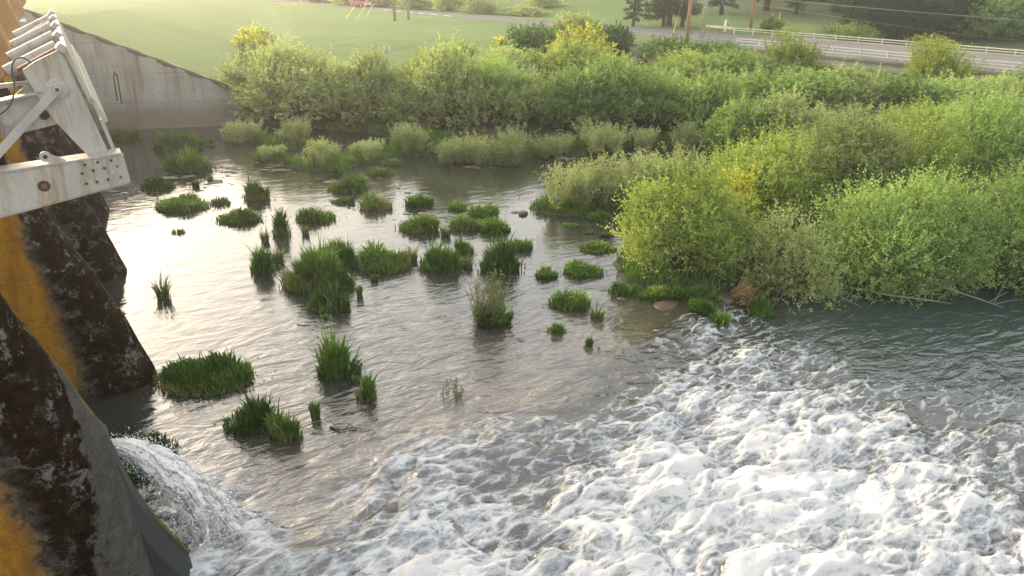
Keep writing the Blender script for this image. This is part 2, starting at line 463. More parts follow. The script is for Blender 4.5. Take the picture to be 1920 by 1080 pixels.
SHRUBS = [
    (7.71, 30.46, 0.40, 6.36, 4.20, 'y', 'big yellow green bush overhanging the shallow ledge', 0),
    (11.81, 29.33, 0.40, 5.47, 4.29, 'g', 'grey green bush between the yellow green bush and the widest bush', 0),
    (17.92, 30.54, 0.40, 8.26, 5.18, 'm', 'widest green bush trailing bare branches into the river', 0),
    (23.33, 31.46, 0.40, 6.29, 5.61, 'm', 'green bush running off the right edge above the river', 0),
    (28.25, 32.05, 0.40, 6.64, 5.42, 'g', 'grey green bush just beyond the right edge above the river', 0),
    (34.56, 33.07, 0.40, 7.32, 5.77, 'm', 'last green bush downstream along the river bank', 0),
    (13.60, 38.06, 0.50, 6.55, 4.39, 'y', 'bright yellow green shrub behind the broom flowers', 0),
    (10.80, 35.00, 0.60, 2.30, 4.30, 'b', 'yellow flowering broom tucked between the two front bushes', 0),
    (18.47, 39.95, 0.60, 6.83, 5.25, 'g', 'grey green shrub behind the grey green front bush', 0),
    (22.50, 41.94, 0.70, 6.81, 5.30, 'y', 'yellow tipped shrub behind the widest bush', 0),
    (28.33, 43.46, 0.70, 7.67, 6.05, 'm', 'tall green shrub behind the rightmost front bush', 0),
    (2.95, 40.81, 0.10, 3.95, 2.79, 'w', 'willow scrub on the islet in the back water', 0),
    (5.75, 41.42, 0.10, 3.70, 3.11, 'w', 'willow scrub between the islet and the yellow green bush', 0),
    (7.79, 45.94, 0.20, 4.39, 2.58, 'w', 'thin grey willow sprays behind the islet scrub', 0),
    (10.79, 45.82, 0.30, 4.37, 2.56, 'w', 'thin willow sprays with yellow buds behind the yellow green bush', 0),
    (-20.85, 56.69, 0.10, 3.88, 1.73, 'w', 'low willow scrub at the end of the concrete wall', 0),
    (-17.16, 55.23, 0.10, 3.79, 2.18, 'w', 'arching willow scrub left of the willow islet', 0),
    (-13.21, 49.66, 0.10, 4.34, 1.99, 'w', 'rounded willow scrub covering the long islet', 0),
    (-16.80, 50.53, 0.10, 2.35, 1.18, 'w', 'low willow tip at the left end of the long islet', 0),
    (-10.70, 51.68, 0.10, 3.38, 1.21, 'w', 'thin willow fringe at the right end of the long islet', 0),
    (-7.94, 53.44, 0.20, 3.48, 2.63, 'w', 'feathery willow spray leaning over the back water', 0),
    (-3.75, 51.58, 0.20, 4.49, 2.63, 'w', 'willow scrub on the straight bank right of the feathery spray', 0),
    (-0.01, 51.92, 0.20, 4.89, 2.57, 'w', 'broad bright willow scrub on the straight bank', 0),
    (2.91, 54.02, 0.30, 3.51, 1.84, 'w', 'low willow scrub with driftwood at its foot', 0),
    (6.58, 55.65, 0.40, 4.81, 2.42, 'w', 'rounded pale willow on the bank right of the driftwood', 0),
    (9.74, 56.67, 0.40, 3.66, 1.92, 'w', 'short scrub on the bank left of the bright weed patch', 0),
    (12.78, 56.60, 0.40, 3.66, 2.53, 'w', 'scrub with bright weeds at the corner of the back water', 0),
    (6.68, 79.51, 2.60, 5.78, 4.19, 'b', 'broom covered in yellow flowers on top of the far thicket', 0),
    (-1.46, 87.54, 3.00, 2.05, 1.90, 'b', 'small yellow broom beside the dark bramble on the field edge', 0),
    (-31.48, 92.82, 3.00, 4.46, 2.12, 'b', 'faint yellow flowering broom on the crest of the left thicket', 0),
    (26.48, 73.91, 1.50, 7.24, 7.93, 'p', 'pale yellow green tree rising in front of the bridge', 0),
    (41.00, 75.44, 1.30, 6.59, 7.10, 'p', 'green young tree standing in front of the bridge rail', 0),
    (1.83, 86.39, 3.20, 7.13, 2.53, 'd', 'dark bramble mound at the edge of the field', 0),
    (7.51, 105.01, 3.40, 5.72, 2.25, 'g', 'grey green shrub rising over the road edge', 0),
    (14.16, 83.40, 2.80, 2.88, 2.45, 't', 'bare grey leafless shrub among the brambles', 0),
    (17.01, 84.77, 2.80, 6.43, 2.49, 'd', 'bramble bank at the foot of the orange pole', 0),
    (23.41, 90.68, 2.80, 7.48, 2.31, 'd', 'bramble bank under the bridge abutment', 0),
    (10.73, 91.52, 2.80, 5.66, 2.33, 'd', 'bramble bank below the road between the broom and the poles', 0),
    (37.22, 115.88, 4.20, 2.82, 2.03, 'y', 'small leafy sapling behind the far bridge rail', 0),
    (49.42, 115.40, 3.00, 7.84, 2.90, 'y', 'round bright bush behind the far bridge rail', 0),
    (51.08, 127.89, 3.00, 2.60, 5.59, 'p', 'slender pale poplar behind the far bridge rail', 0),
    (67.89, 123.15, 2.00, 11.73, 5.41, 'm', 'spreading green tree behind the bridge', 0),
    (72.38, 117.96, 2.00, 12.86, 5.94, 'm', 'large green tree behind the bridge at the right edge', 0),
    (-20.22, 61.84, 0.60, 6.61, 5.21, 'g', 'first shrub from the concrete wall in the front row of the far thicket, grey green', 1),
    (-18.01, 60.28, 0.60, 8.20, 5.77, 'g', 'second shrub from the concrete wall in the front row of the far thicket, grey green', 1),
    (-14.15, 61.24, 0.60, 6.47, 4.30, 'g', 'third shrub from the concrete wall in the front row of the far thicket, grey green', 1),
    (-11.85, 61.41, 0.60, 5.36, 5.29, 'g', 'fourth shrub from the concrete wall in the front row of the far thicket, grey green', 1),
    (-7.93, 59.32, 0.60, 6.41, 3.69, 'g', 'fifth shrub from the concrete wall in the front row of the far thicket, grey green', 1),
    (-5.57, 59.18, 0.70, 6.70, 6.24, 'g', 'sixth shrub from the concrete wall in the front row of the far thicket, grey green', 1),
    (-2.00, 61.16, 0.70, 6.61, 5.14, 'm', 'seventh shrub from the concrete wall in the front row of the far thicket, mid green', 1),
    (0.81, 61.18, 0.70, 6.31, 3.94, 'g', 'eighth shrub from the concrete wall in the front row of the far thicket, grey green', 1),
    (4.29, 59.53, 0.70, 6.32, 4.67, 'm', 'ninth shrub from the concrete wall in the front row of the far thicket, mid green', 1),
    (7.53, 60.30, 0.70, 7.15, 5.33, 'm', 'tenth shrub from the concrete wall in the front row of the far thicket, mid green', 1),
    (10.32, 60.64, 0.70, 6.55, 4.56, 'm', 'eleventh shrub from the concrete wall in the front row of the far thicket, mid green', 1),
    (13.18, 60.84, 0.70, 7.05, 3.83, 'm', 'twelfth shrub from the concrete wall in the front row of the far thicket, mid green', 1),
    (15.63, 58.96, 0.70, 5.67, 4.71, 'm', 'thirteenth shrub from the concrete wall in the front row of the far thicket, mid green', 1),
    (-21.92, 63.12, 2.20, 6.64, 3.91, 'g', 'first shrub from the concrete wall in the back row of the far thicket, grey green', 1),
    (-21.32, 67.64, 2.40, 9.19, 3.92, 'g', 'second shrub from the concrete wall in the back row of the far thicket, grey green', 1),
    (-16.20, 65.61, 2.20, 6.30, 2.67, 'g', 'third shrub from the concrete wall in the back row of the far thicket, grey green', 1),
    (-12.15, 67.62, 2.20, 5.45, 2.00, 'g', 'fourth shrub from the concrete wall in the back row of the far thicket, grey green', 1),
    (-7.63, 67.88, 2.20, 6.30, 3.39, 'y', 'fifth shrub from the concrete wall in the back row of the far thicket, yellow green', 1),
    (-5.78, 70.65, 2.20, 5.23, 3.99, 'y', 'sixth shrub from the concrete wall in the back row of the far thicket, yellow green', 1),
    (-1.27, 67.87, 2.30, 6.53, 3.71, 'g', 'seventh shrub from the concrete wall in the back row of the far thicket, grey green', 1),
    (0.92, 71.70, 2.30, 7.40, 3.14, 'm', 'eighth shrub from the concrete wall in the back row of the far thicket, mid green', 1),
    (5.03, 68.77, 2.30, 6.85, 4.46, 'y', 'ninth shrub from the concrete wall in the back row of the far thicket, yellow green', 1),
    (8.84, 71.95, 2.30, 6.23, 2.88, 'y', 'tenth shrub from the concrete wall in the back row of the far thicket, yellow green', 1),
    (12.80, 69.23, 2.00, 5.77, 2.19, 'm', 'eleventh shrub from the concrete wall in the back row of the far thicket, mid green', 1),
    (16.81, 73.17, 2.00, 8.23, 3.43, 'y', 'twelfth shrub from the concrete wall in the back row of the far thicket, yellow green', 1),
    (21.01, 72.17, 1.80, 8.66, 3.92, 'm', 'thirteenth shrub from the concrete wall in the back row of the far thicket, mid green', 1),
    (24.81, 71.63, 1.50, 6.17, 3.56, 'm', 'fourteenth shrub from the concrete wall in the back row of the far thicket, mid green', 1),
    (16.34, 52.74, 0.70, 5.27, 3.85, 'm', 'first shrub from the left in the scrub row right behind the river bushes, mid green', 1),
    (19.15, 52.28, 0.80, 6.04, 4.23, 'g', 'second shrub from the left in the scrub row right behind the river bushes, grey green', 1),
    (23.13, 52.36, 0.80, 7.36, 3.80, 'w', 'third shrub from the left in the scrub row right behind the river bushes, grey willow', 1),
    (26.08, 52.63, 0.80, 5.55, 3.72, 'w', 'fourth shrub from the left in the scrub row right behind the river bushes, grey willow', 1),
    (29.12, 51.85, 0.80, 6.94, 3.44, 'y', 'fifth shrub from the left in the scrub row right behind the river bushes, yellow green', 1),
    (33.46, 54.05, 0.90, 5.84, 3.30, 'm', 'sixth shrub from the left in the scrub row right behind the river bushes, mid green', 1),
    (37.01, 53.78, 0.90, 5.59, 3.04, 'm', 'seventh shrub from the left in the scrub row right behind the river bushes, mid green', 1),
    (20.13, 60.81, 1.00, 8.43, 4.19, 'm', 'first shrub from the left in the middle row of scrub before the bridge, mid green', 1),
    (24.91, 62.13, 1.00, 8.08, 4.00, 'm', 'second shrub from the left in the middle row of scrub before the bridge, mid green', 1),
    (28.35, 63.13, 1.00, 5.87, 4.25, 'g', 'third shrub from the left in the middle row of scrub before the bridge, grey green', 1),
    (32.39, 62.10, 1.00, 6.48, 3.86, 'm', 'fourth shrub from the left in the middle row of scrub before the bridge, mid green', 1),
    (36.34, 62.29, 1.00, 7.68, 3.68, 'm', 'fifth shrub from the left in the middle row of scrub before the bridge, mid green', 1),
    (40.31, 62.58, 1.00, 6.75, 3.80, 'g', 'sixth shrub from the left in the middle row of scrub before the bridge, grey green', 1),
    (46.68, 66.33, 1.00, 8.01, 4.06, 'm', 'seventh shrub from the left in the middle row of scrub before the bridge, mid green', 1),
    (24.61, 71.98, 1.20, 9.57, 3.32, 'm', 'first shrub from the left in the scrub row under the bridge rail, mid green', 1),
    (29.40, 71.50, 1.20, 6.59, 2.61, 'm', 'second shrub from the left in the scrub row under the bridge rail, mid green', 1),
    (32.68, 70.87, 1.20, 7.93, 3.09, 'm', 'third shrub from the left in the scrub row under the bridge rail, mid green', 1),
    (37.43, 73.74, 1.20, 8.70, 2.19, 'm', 'fourth shrub from the left in the scrub row under the bridge rail, mid green', 1),
    (42.66, 73.04, 1.20, 8.32, 2.39, 'g', 'fifth shrub from the left in the scrub row under the bridge rail, grey green', 1),
    (46.15, 71.18, 1.20, 8.30, 1.52, 'm', 'sixth shrub from the left in the scrub row under the bridge rail, mid green', 1),
]
FOAM = [
    (7.65, 28.62, 0.05), (12.22, 28.86, 0.06), (16.86, 29.10, 0.05), (21.56, 29.34, 0.05), (3.14, 28.39, 0.00), (-3.52, 28.05, 0.00), (-10.04, 27.71, 0.00), (27.53, 29.65, 0.12), (36.06, 30.09, 0.10),
    (4.08, 26.91, 0.08), (6.23, 27.01, 0.10), (7.75, 27.09, 0.65), (9.49, 27.18, 0.50), (11.68, 27.28, 0.30), (13.88, 27.39, 0.30), (16.10, 27.50, 0.22), (19.45, 27.67, 0.22), (26.26, 28.00, 0.12), (34.37, 28.40, 0.10),
    (0.84, 24.92, 0.00), (3.87, 25.06, 0.12), (5.28, 25.13, 0.30), (6.91, 25.20, 0.50), (8.96, 25.30, 0.50), (11.02, 25.39, 0.38), (13.10, 25.49, 0.22), (16.23, 25.64, 0.14), (19.40, 25.78, 0.12), (24.74, 26.03, 0.12), (32.36, 26.39, 0.10),
    (-1.08, 23.20, 0.00), (2.72, 23.37, 0.05), (4.63, 23.45, 0.15), (6.56, 23.54, 0.50), (8.49, 23.62, 0.65), (10.44, 23.71, 0.60), (12.40, 23.80, 0.28), (14.37, 23.88, 0.20), (16.35, 23.97, 0.20), (18.35, 24.06, 0.15), (23.39, 24.28, 0.12), (30.57, 24.60, 0.10),
    (-4.57, 21.59, 0.00), (-1.01, 21.74, 0.02), (2.60, 21.89, 0.10), (4.41, 21.97, 0.50), (6.24, 22.04, 0.78), (8.07, 22.12, 0.70), (9.92, 22.20, 0.70), (11.78, 22.28, 0.40), (13.64, 22.35, 0.40), (15.52, 22.43, 0.38), (17.41, 22.51, 0.32), (21.22, 22.67, 0.25), (27.01, 22.91, 0.20), (32.90, 23.16, 0.15),
    (-6.02, 20.22, 0.00), (-2.64, 20.35, 0.05), (0.77, 20.49, 0.20), (2.48, 20.56, 0.25), (4.21, 20.63, 0.40), (5.95, 20.70, 0.80), (7.69, 20.77, 0.90), (9.45, 20.83, 0.80), (11.21, 20.91, 0.70), (12.99, 20.98, 0.50), (14.77, 21.05, 0.45), (16.56, 21.12, 0.38), (20.18, 21.26, 0.25), (25.67, 21.48, 0.20), (31.26, 21.70, 0.15),
    (-7.33, 18.98, 0.00), (-4.12, 19.10, 0.05), (-1.70, 19.19, 0.30), (-0.07, 19.25, 0.35), (1.56, 19.32, 0.40), (3.21, 19.38, 0.60), (4.86, 19.44, 0.75), (6.52, 19.50, 0.95), (8.19, 19.57, 0.95), (9.86, 19.63, 0.90), (11.55, 19.69, 0.80), (13.24, 19.76, 0.65), (14.94, 19.82, 0.50), (19.24, 19.99, 0.25), (24.46, 20.19, 0.20), (29.77, 20.39, 0.15),
    (-8.52, 17.85, 0.00), (-5.47, 17.96, 0.05), (-3.93, 18.02, 0.30), (-2.39, 18.07, 0.62), (-0.83, 18.13, 0.45), (0.73, 18.19, 0.40), (2.29, 18.24, 0.60), (3.87, 18.30, 0.90), (5.45, 18.36, 1.00), (7.83, 18.44, 1.00), (10.24, 18.53, 1.00), (11.85, 18.59, 0.90), (13.47, 18.65, 0.80), (15.10, 18.71, 0.50), (18.71, 18.84, 0.50), (23.03, 19.00, 0.30), (28.41, 19.19, 0.20),
    (-9.61, 16.82, 0.10), (-7.42, 16.90, 0.05), (-5.23, 16.97, 0.25), (-3.75, 17.03, 0.60), (-2.27, 17.08, 0.75), (-0.79, 17.13, 0.65), (0.71, 17.18, 0.35), (2.21, 17.23, 0.50), (3.72, 17.28, 0.90), (5.23, 17.34, 1.00), (7.51, 17.42, 1.00), (9.81, 17.50, 0.98), (11.36, 17.55, 0.65), (12.91, 17.60, 0.62), (14.15, 17.65, 0.25), (17.91, 17.78, 0.50), (22.04, 17.92, 0.30), (27.18, 18.10, 0.20),
    (-8.79, 15.94, 0.50), (-7.81, 15.97, 0.50), (-6.13, 16.03, 0.10), (-5.00, 16.07, 0.40), (-3.59, 16.11, 0.50), (-2.17, 16.16, 0.75), (-0.74, 16.21, 0.72), (0.69, 16.26, 0.55), (2.13, 16.30, 0.75), (3.58, 16.35, 1.00), (6.49, 16.45, 1.00), (9.42, 16.55, 1.00), (10.90, 16.60, 0.78), (12.39, 16.65, 0.68), (13.88, 16.70, 0.55), (17.18, 16.81, 0.50), (21.13, 16.94, 0.30), (26.05, 17.10, 0.20),
    (-8.31, 15.12, 0.80), (-7.10, 15.15, 0.75), (-6.29, 15.18, 0.40), (-5.48, 15.21, 0.15), (-4.12, 15.25, 0.50), (-2.76, 15.29, 0.50), (-1.39, 15.34, 0.80), (-0.01, 15.38, 0.85), (1.37, 15.43, 0.85), (2.75, 15.47, 1.00), (6.24, 15.58, 1.00), (9.06, 15.67, 1.00), (11.91, 15.76, 0.85), (13.63, 15.82, 0.80), (16.51, 15.91, 0.80), (20.29, 16.03, 0.60), (25.01, 16.18, 0.50),
    (-7.47, 14.36, 0.90), (-6.43, 14.40, 0.80), (-5.78, 14.42, 0.40), (-5.13, 14.44, 0.12), (-4.35, 14.46, 0.30), (-3.30, 14.49, 0.72), (-1.98, 14.53, 0.85), (0.66, 14.61, 0.95), (4.67, 14.74, 1.00), (8.73, 14.86, 1.00), (12.84, 14.99, 0.90), (15.89, 15.08, 0.80), (19.52, 15.20, 0.60), (24.05, 15.34, 0.50),
    (-6.63, 13.49, 0.90), (-5.64, 13.52, 0.70), (-4.39, 13.56, 0.50), (-3.39, 13.59, 0.80), (-1.88, 13.63, 1.00), (1.92, 13.75, 1.00), (7.05, 13.90, 1.00), (12.27, 14.05, 0.95), (15.18, 14.14, 0.80), (18.64, 14.24, 0.60), (22.96, 14.37, 0.50),
    (-5.88, 12.39, 0.60), (-4.12, 12.44, 0.70), (-1.75, 12.50, 1.00), (3.02, 12.63, 1.00), (11.55, 12.87, 1.00), (14.28, 12.95, 0.80), (17.53, 13.04, 0.60), (21.58, 13.15, 0.50),
    (-3.68, 10.66, 0.90), (0.16, 10.76, 1.00), (6.02, 10.91, 1.00), (12.88, 11.08, 0.80), (15.79, 11.15, 0.60), (19.42, 11.24, 0.50),
]
# ------------------------------------------------------------------ ground
WA = np.array([-33.34, 60.26])                       # wing wall: water-side foot, runs along WD for 10.7 m
WD = np.array([0.951, 0.309])
WN = np.array([-0.309, 0.951])
RD, RN = np.array([0.72, -0.694]), np.array([0.694, 0.72])   # road axis and its normal (away from the river)
ROAD_Z = 4.2
SHORE = np.array([(-23.0, 64.4), (-15, 61.6), (-10.8, 60.6), (-7, 55.5), (-2, 53.2), (4, 54.6), (9, 57.6), (14.5, 58.2), (13.5, 52), (9.5, 46.5),
                  (7.2, 42), (6.0, 37), (5.0, 33.5), (4.8, 30.6), (6.6, 29.6), (8.4, 29.6), (9.6, 29.6), (10.4, 31.6), (12.5, 32.8), (17.5, 33.6), (24, 34.4), (40, 35), (90, 41),
                  (400, 60), (400, 900), (-400, 900), (-400, 100), (-60, 70)])


def poly_sd(x, y, P):
    """signed distance to a polygon, positive inside"""
    d = np.full(x.shape, 1e9)
    ins = np.zeros(x.shape, dtype=bool)
    for i in range(len(P)):
        a, b = P[i], P[(i + 1) % len(P)]
        e = b - a
        t = np.clip(((x - a[0]) * e[0] + (y - a[1]) * e[1]) / (e @ e), 0, 1)
        d = np.minimum(d, np.hypot(x - a[0] - t * e[0], y - a[1] - t * e[1]))
        c = ((a[1] > y) != (b[1] > y)) & (x < (b[0] - a[0]) * (y - a[1]) / (b[1] - a[1] + 1e-12) + a[0])
        ins ^= c
    return np.where(ins, d, -d)


ISLETS = [(2.9, 41.6, 1.9), (5.6, 42.2, 1.8), (-13.2, 50.4, 2.2), (-16.8, 51.0, 1.3), (-10.7, 52.2, 1.6), (-17.2, 56.2, 2.0), (-20.8, 57.6, 2.0), (-8, 54.4, 1.6)]


def terrain(x, y):
    x, y = np.asarray(x, float), np.asarray(y, float)
    s = poly_sd(x, y, SHORE)
    s = s + 0.9 * fbm(x * 0.35, y * 0.35, 3, 3) * (np.abs(s) < 12)
    bed = -0.75 + 0.55 * sstep(-7, 0, s) + 0.12 * fbm(x * .5, y * .5, 3, 5)
    bed = bed - 1.1 * sstep(-0.5, 3.0, (x - 8.2) * 0.751 - (y - 28.5) * 0.658) * sstep(34, 31, y)
    L = sstep(26, 12, x)
    zl = 0.38 + 1.9 * sstep(60, 71, y) + 1.75 * sstep(72, 102, y)
    zr = 0.38 + 0.9 * sstep(32, 75, y)
    land = zl * L + zr * (1 - L) + 0.12 * fbm(x * .3, y * .3, 3, 11)
    z = bed + (land - bed) * sstep(-0.9, 1.3, s)
    for cx, cy, r in ISLETS:
        z = np.maximum(z, 0.22 - 0.5 * np.maximum(np.hypot(x - cx, (y - cy) * 1.5) / r - 0.6, 0) + 0.08 * noise2(x * 1.3, y * 1.3, 2))
    # dam embankment behind the wing wall
    sw = (x - WA[0]) * WD[0] + (y - WA[1]) * WD[1]
    nn = (x - WA[0]) * WN[0] + (y - WA[1]) * WN[1]
    hw = np.clip(2.55 + (10.7 - sw) * 0.435, 0, 8.9)
    ze = 3.9 + (hw - 3.9) * np.exp(-np.maximum(nn, 0) / 75.0) + 0.25 * fbm(x * .05, y * .05, 3, 9) * sstep(2, 12, nn)
    z = z + (ze - z) * sstep(18, 10.4, sw) * sstep(0.35, 0.95, nn)
    z = np.where((nn < 0.35) & (sw < 11.5) & (nn > -8), np.minimum(z, -0.6), z)
    # road bank, then the hillside beyond the road
    al = x * RD[0] + y * RD[1]
    ac = x * RN[0] + y * RN[1]
    hold = sstep(-45.5, -48.5, al)
    zr2 = ROAD_Z - 0.05
    wgt = sstep(80, 90.3, ac) * hold
    z = z + (zr2 - z) * wgt
    far = np.maximum(ac - 106.5, 0)
    rise = 0.10 * far + 0.0013 * np.minimum(far, 160) ** 2
    z = z + np.where(ac > 106.5, hold * (ROAD_Z - 0.05 + rise - z) + (1 - hold) * (1.0 + 0.8 * rise - z), 0) * sstep(106.5, 112, ac)
    z = z + 0.9 * fbm(x * 0.03, y * 0.03, 4, 21) * sstep(110, 150, ac)
    return z


def axis(lo, hi, step, far_lo, far_hi, n):
    a = np.arange(lo, hi + step / 2, step)
    g = np.linspace(0, 1, n + 1)[1:] ** 2.2
    return np.concatenate([(lo - (lo - far_lo) * g)[::-1], a, hi + (far_hi - hi) * g])


gx = axis(-62, 75, 0.45, -520, 520, 46)
gy = axis(8, 112, 0.45, -60, 620, 46)
GX, GY = np.meshgrid(gx, gy)
GZ = terrain(GX, GY)
AL, AC = GX * RD[0] + GY * RD[1], GX * RN[0] + GY * RN[1]
nx, ny = len(gx), len(gy)
idx = np.arange(nx * ny).reshape(ny, nx)
F4 = np.stack([idx[:-1, :-1], idx[:-1, 1:], idx[1:, 1:], idx[1:, :-1]], -1).reshape(-1, 4)
sd = poly_sd(GX, GY, SHORE)
swg = (GX - WA[0]) * WD[0] + (GY - WA[1]) * WD[1]
scrub = sstep(-2.5, -0.5, sd) * np.maximum(sstep(90, 80, AC) * sstep(8, 22, GX + 6), sstep(76, 66, GY)) * sstep(9, 14, swg)
forest = sstep(112, 122, AC) * sstep(20, 45, GX)
wet = sstep(0.25, -0.05, GZ)

m, nt, out = new_mat('ground')
tc = N(nt, 'ShaderNodeNewGeometry').outputs['Position']
n1 = noise_node(nt, 0.06, 6, 0.6, 0.4, tc)
n2 = noise_node(nt, 0.9, 8, 0.7, 0.2, tc)
mp = N(nt, 'ShaderNodeMapping')
mp.inputs['Scale'].default_value = (0.5, 2.2, 1)
nt.links.new(tc, mp.inputs[0])
n3 = noise_node(nt, 2.2, 8, 0.75, 0.6, mp.outputs[0])
n4 = noise_node(nt, 0.22, 5, 0.6, 1.2, mp.outputs[0])
c = mixc(nt, ramp(nt, n1, [(0.35, 0), (0.65, 1)]), (0.07, 0.14, 0.02), (0.13, 0.20, 0.034))
c = mixc(nt, ramp(nt, n4, [(0.46, 0), (0.60, 0.85)]), c, (0.082, 0.145, 0.024))
c = mixc(nt, ramp(nt, n3, [(0.35, 0), (0.7, 0.6)]), c, (0.08, 0.135, 0.03))
c = mixc(nt, ramp(nt, n2, [(0.55, 0), (0.8, 0.35)]), c, (0.30, 0.28, 0.12))
c = mixc(nt, maths(nt, 'MULTIPLY', attr(nt, 'forest'), ramp(nt, n2, [(0.35, 0.4), (0.65, 1)])), c, (0.055, 0.065, 0.03))
c = mixc(nt, attr(nt, 'scrub'), c, mixc(nt, n2, (0.035, 0.05, 0.018), (0.09, 0.075, 0.04)))
c = mixc(nt, attr(nt, 'wet'), c, mixc(nt, n2, (0.022, 0.02, 0.014), (0.055, 0.045, 0.03)))
hgt = maths(nt, 'ADD', n3, n2)
principled(nt, out, c, 0.9, 0, hgt, 0.9, 0.15)
M['ground'] = m
gm = np_mesh('ground', np.stack([GX, GY, GZ], -1).reshape(-1, 3), F4, {'scrub': scrub, 'forest': forest, 'wet': wet})
tag(link('ground', gm, M['ground'], smooth=True), 'green grass bank, river shore and hillside', None, None, 'structure')


def tz(x, y):
    return float(terrain(np.array([x]), np.array([y]))[0])


# ------------------------------------------------------------------ river and pool
fl = np.array([0.86, 0.51])                          # the way the rapids run
FO = np.array(FOAM)


def foam_field(x, y):
    num = np.zeros(x.shape)
    den = np.zeros(x.shape) + 1e-6
    for fx, fy, fv in FO:
        sg = 0.034 * fy + 0.12
        w = np.exp(-((x - fx) ** 2 + ((y - fy) * 0.8) ** 2) / (2 * sg * sg))
        num += w * fv
        den += w
    land_ = 1.0 * np.exp(-(((x + 6.1) / 0.9) ** 2 + ((y - 14.1) / 0.8) ** 2))     # where the drain jet strikes the pool
    return np.maximum(num / (den + 0.01), land_)


def ledge(x, y):
    return (x - 8.2) * 0.751 - (y - 28.5) * 0.658


wy = [3.0]
while wy[-1] < 74:
    q = wy[-1]
    wy.append(q + max(0.034, 0.00020 * (q * q + 110)) * (1.0 if q < 34 else 1.6))
wy = np.array(wy)
wt = np.linspace(-1.25, 1.25, 980)
TT, WYY = np.meshgrid(wt, wy)
WX = TT * (WYY * 0.72 + 6.5)
f0 = foam_field(WX, WYY)
lw = ledge(WX, WYY)
fu = WX * fl[0] + WYY * fl[1]
fv = -WX * fl[1] + WYY * fl[0]
wu = fu + 0.7 * fbm(WX * .35, WYY * .35, 3, 31)
wv = fv + 0.7 * fbm(WX * .35, WYY * .35, 3, 41)
big = fbm(wu * 0.34, wv * 0.46, 3, 51)
bil = np.abs(fbm(wu * 0.40, wv * 0.85, 3, 61))
med = np.abs(fbm(wu * 0.9, wv * 2.6, 4, 71))
fin = fbm(wu * 5.0, wv * 7.0, 3, 81)
fi2 = np.abs(fbm(wu * 9.0, wv * 13.0, 2, 86))
mdu = 0.35 + 1.3 * sstep(-.25, .45, fbm(wu * .5, wv * .8, 2, 88))
A1 = sstep(0.12, 0.85, f0)
WZ = -0.34 * sstep(-0.6, 2.2, lw)
WZ += A1 * (0.58 * big + 0.52 * (bil - 0.25) + mdu * (0.10 * (med - 0.2) + 0.035 * fin + 0.02 * fi2))
rp = sstep(36, 20, WYY) * sstep(-14, 2, WX + 0.25 * WYY - 6)
WZ += (1 - A1) * (0.012 + 0.03 * rp) * fbm(wu * 0.9 + 0.3 * big, wv * 2.3, 4, 91) * sstep(60, 30, WYY)
# lift the water over the submerged lip and the rock, and make standing waves beside the lip
WZ += 0.10 * np.exp(-((lw - 0.2) / 0.9) ** 2) * sstep(0.0, 0.5, f0) * (1 + fbm(fu * .7, fv * .7, 2, 15))
fo = 0.90 * f0 + A1 * (0.55 * (bil - 0.25) + 0.30 * (med - 0.2) + 0.30 * big + 0.12 * fin)
shallow = np.exp(-((lw + 1.6) / 2.6) ** 2) * sstep(31.5, 24, WYY) * (0.6 + 0.8 * fbm(WX * .6, WYY * .6, 3, 14))
shallow = np.clip(shallow, 0, 1)
rough = np.clip(0.12 + 0.65 * sstep(40, 20, WYY) * sstep(-16, -2, WX + 0.0 * WYY) + 0.5 * sstep(-1, 3, lw), 0, 1)
deep = sstep(0.5, 4.0, lw) * sstep(0.6, 0.1, f0)

m, nt, out = new_mat('river_water')
pos = N(nt, 'ShaderNodeNewGeometry').outputs['Position']
rot = N(nt, 'ShaderNodeMapping')
rot.inputs['Rotation'].default_value = (0, 0, -math.atan2(fl[1], fl[0]))
nt.links.new(pos, rot.inputs[0])
st = N(nt, 'ShaderNodeMapping')
st.inputs['Scale'].default_value = (0.42, 1.0, 1.0)
nt.links.new(rot.outputs[0], st.inputs[0])
P_ = st.outputs[0]
ri1 = noise_node(nt, 1.1, 3, 0.5, 1.2, P_)
ri2 = noise_node(nt, 4.5, 4, 0.55, 0.8, P_)
rg = attr(nt, 'rough')
hh = maths(nt, 'ADD', ri1, maths(nt, 'MULTIPLY', ri2, 0.28))
bmp = N(nt, 'ShaderNodeBump', i_Distance=0.26)
nt.links.new(hh, bmp.inputs['Height'])
nt.links.new(maths(nt, 'MULTIPLY', rg, 0.75, clamp=True), bmp.inputs['Strength'])
wc = mixc(nt, attr(nt, 'deep'), (0.026, 0.029, 0.023), (0.026, 0.042, 0.044))
wc = mixc(nt, attr(nt, 'shallow'), wc, mixc(nt, noise_node(nt, 1.8, 5, 0.6, 0.5, pos), (0.05, 0.045, 0.032), (0.125, 0.095, 0.062)))
wp = N(nt, 'ShaderNodeBsdfPrincipled', i_Roughness=0.05, i_IOR=1.9)
nt.links.new(wc, wp.inputs['Base Color'])
nt.links.new(bmp.outputs[0], wp.inputs['Normal'])
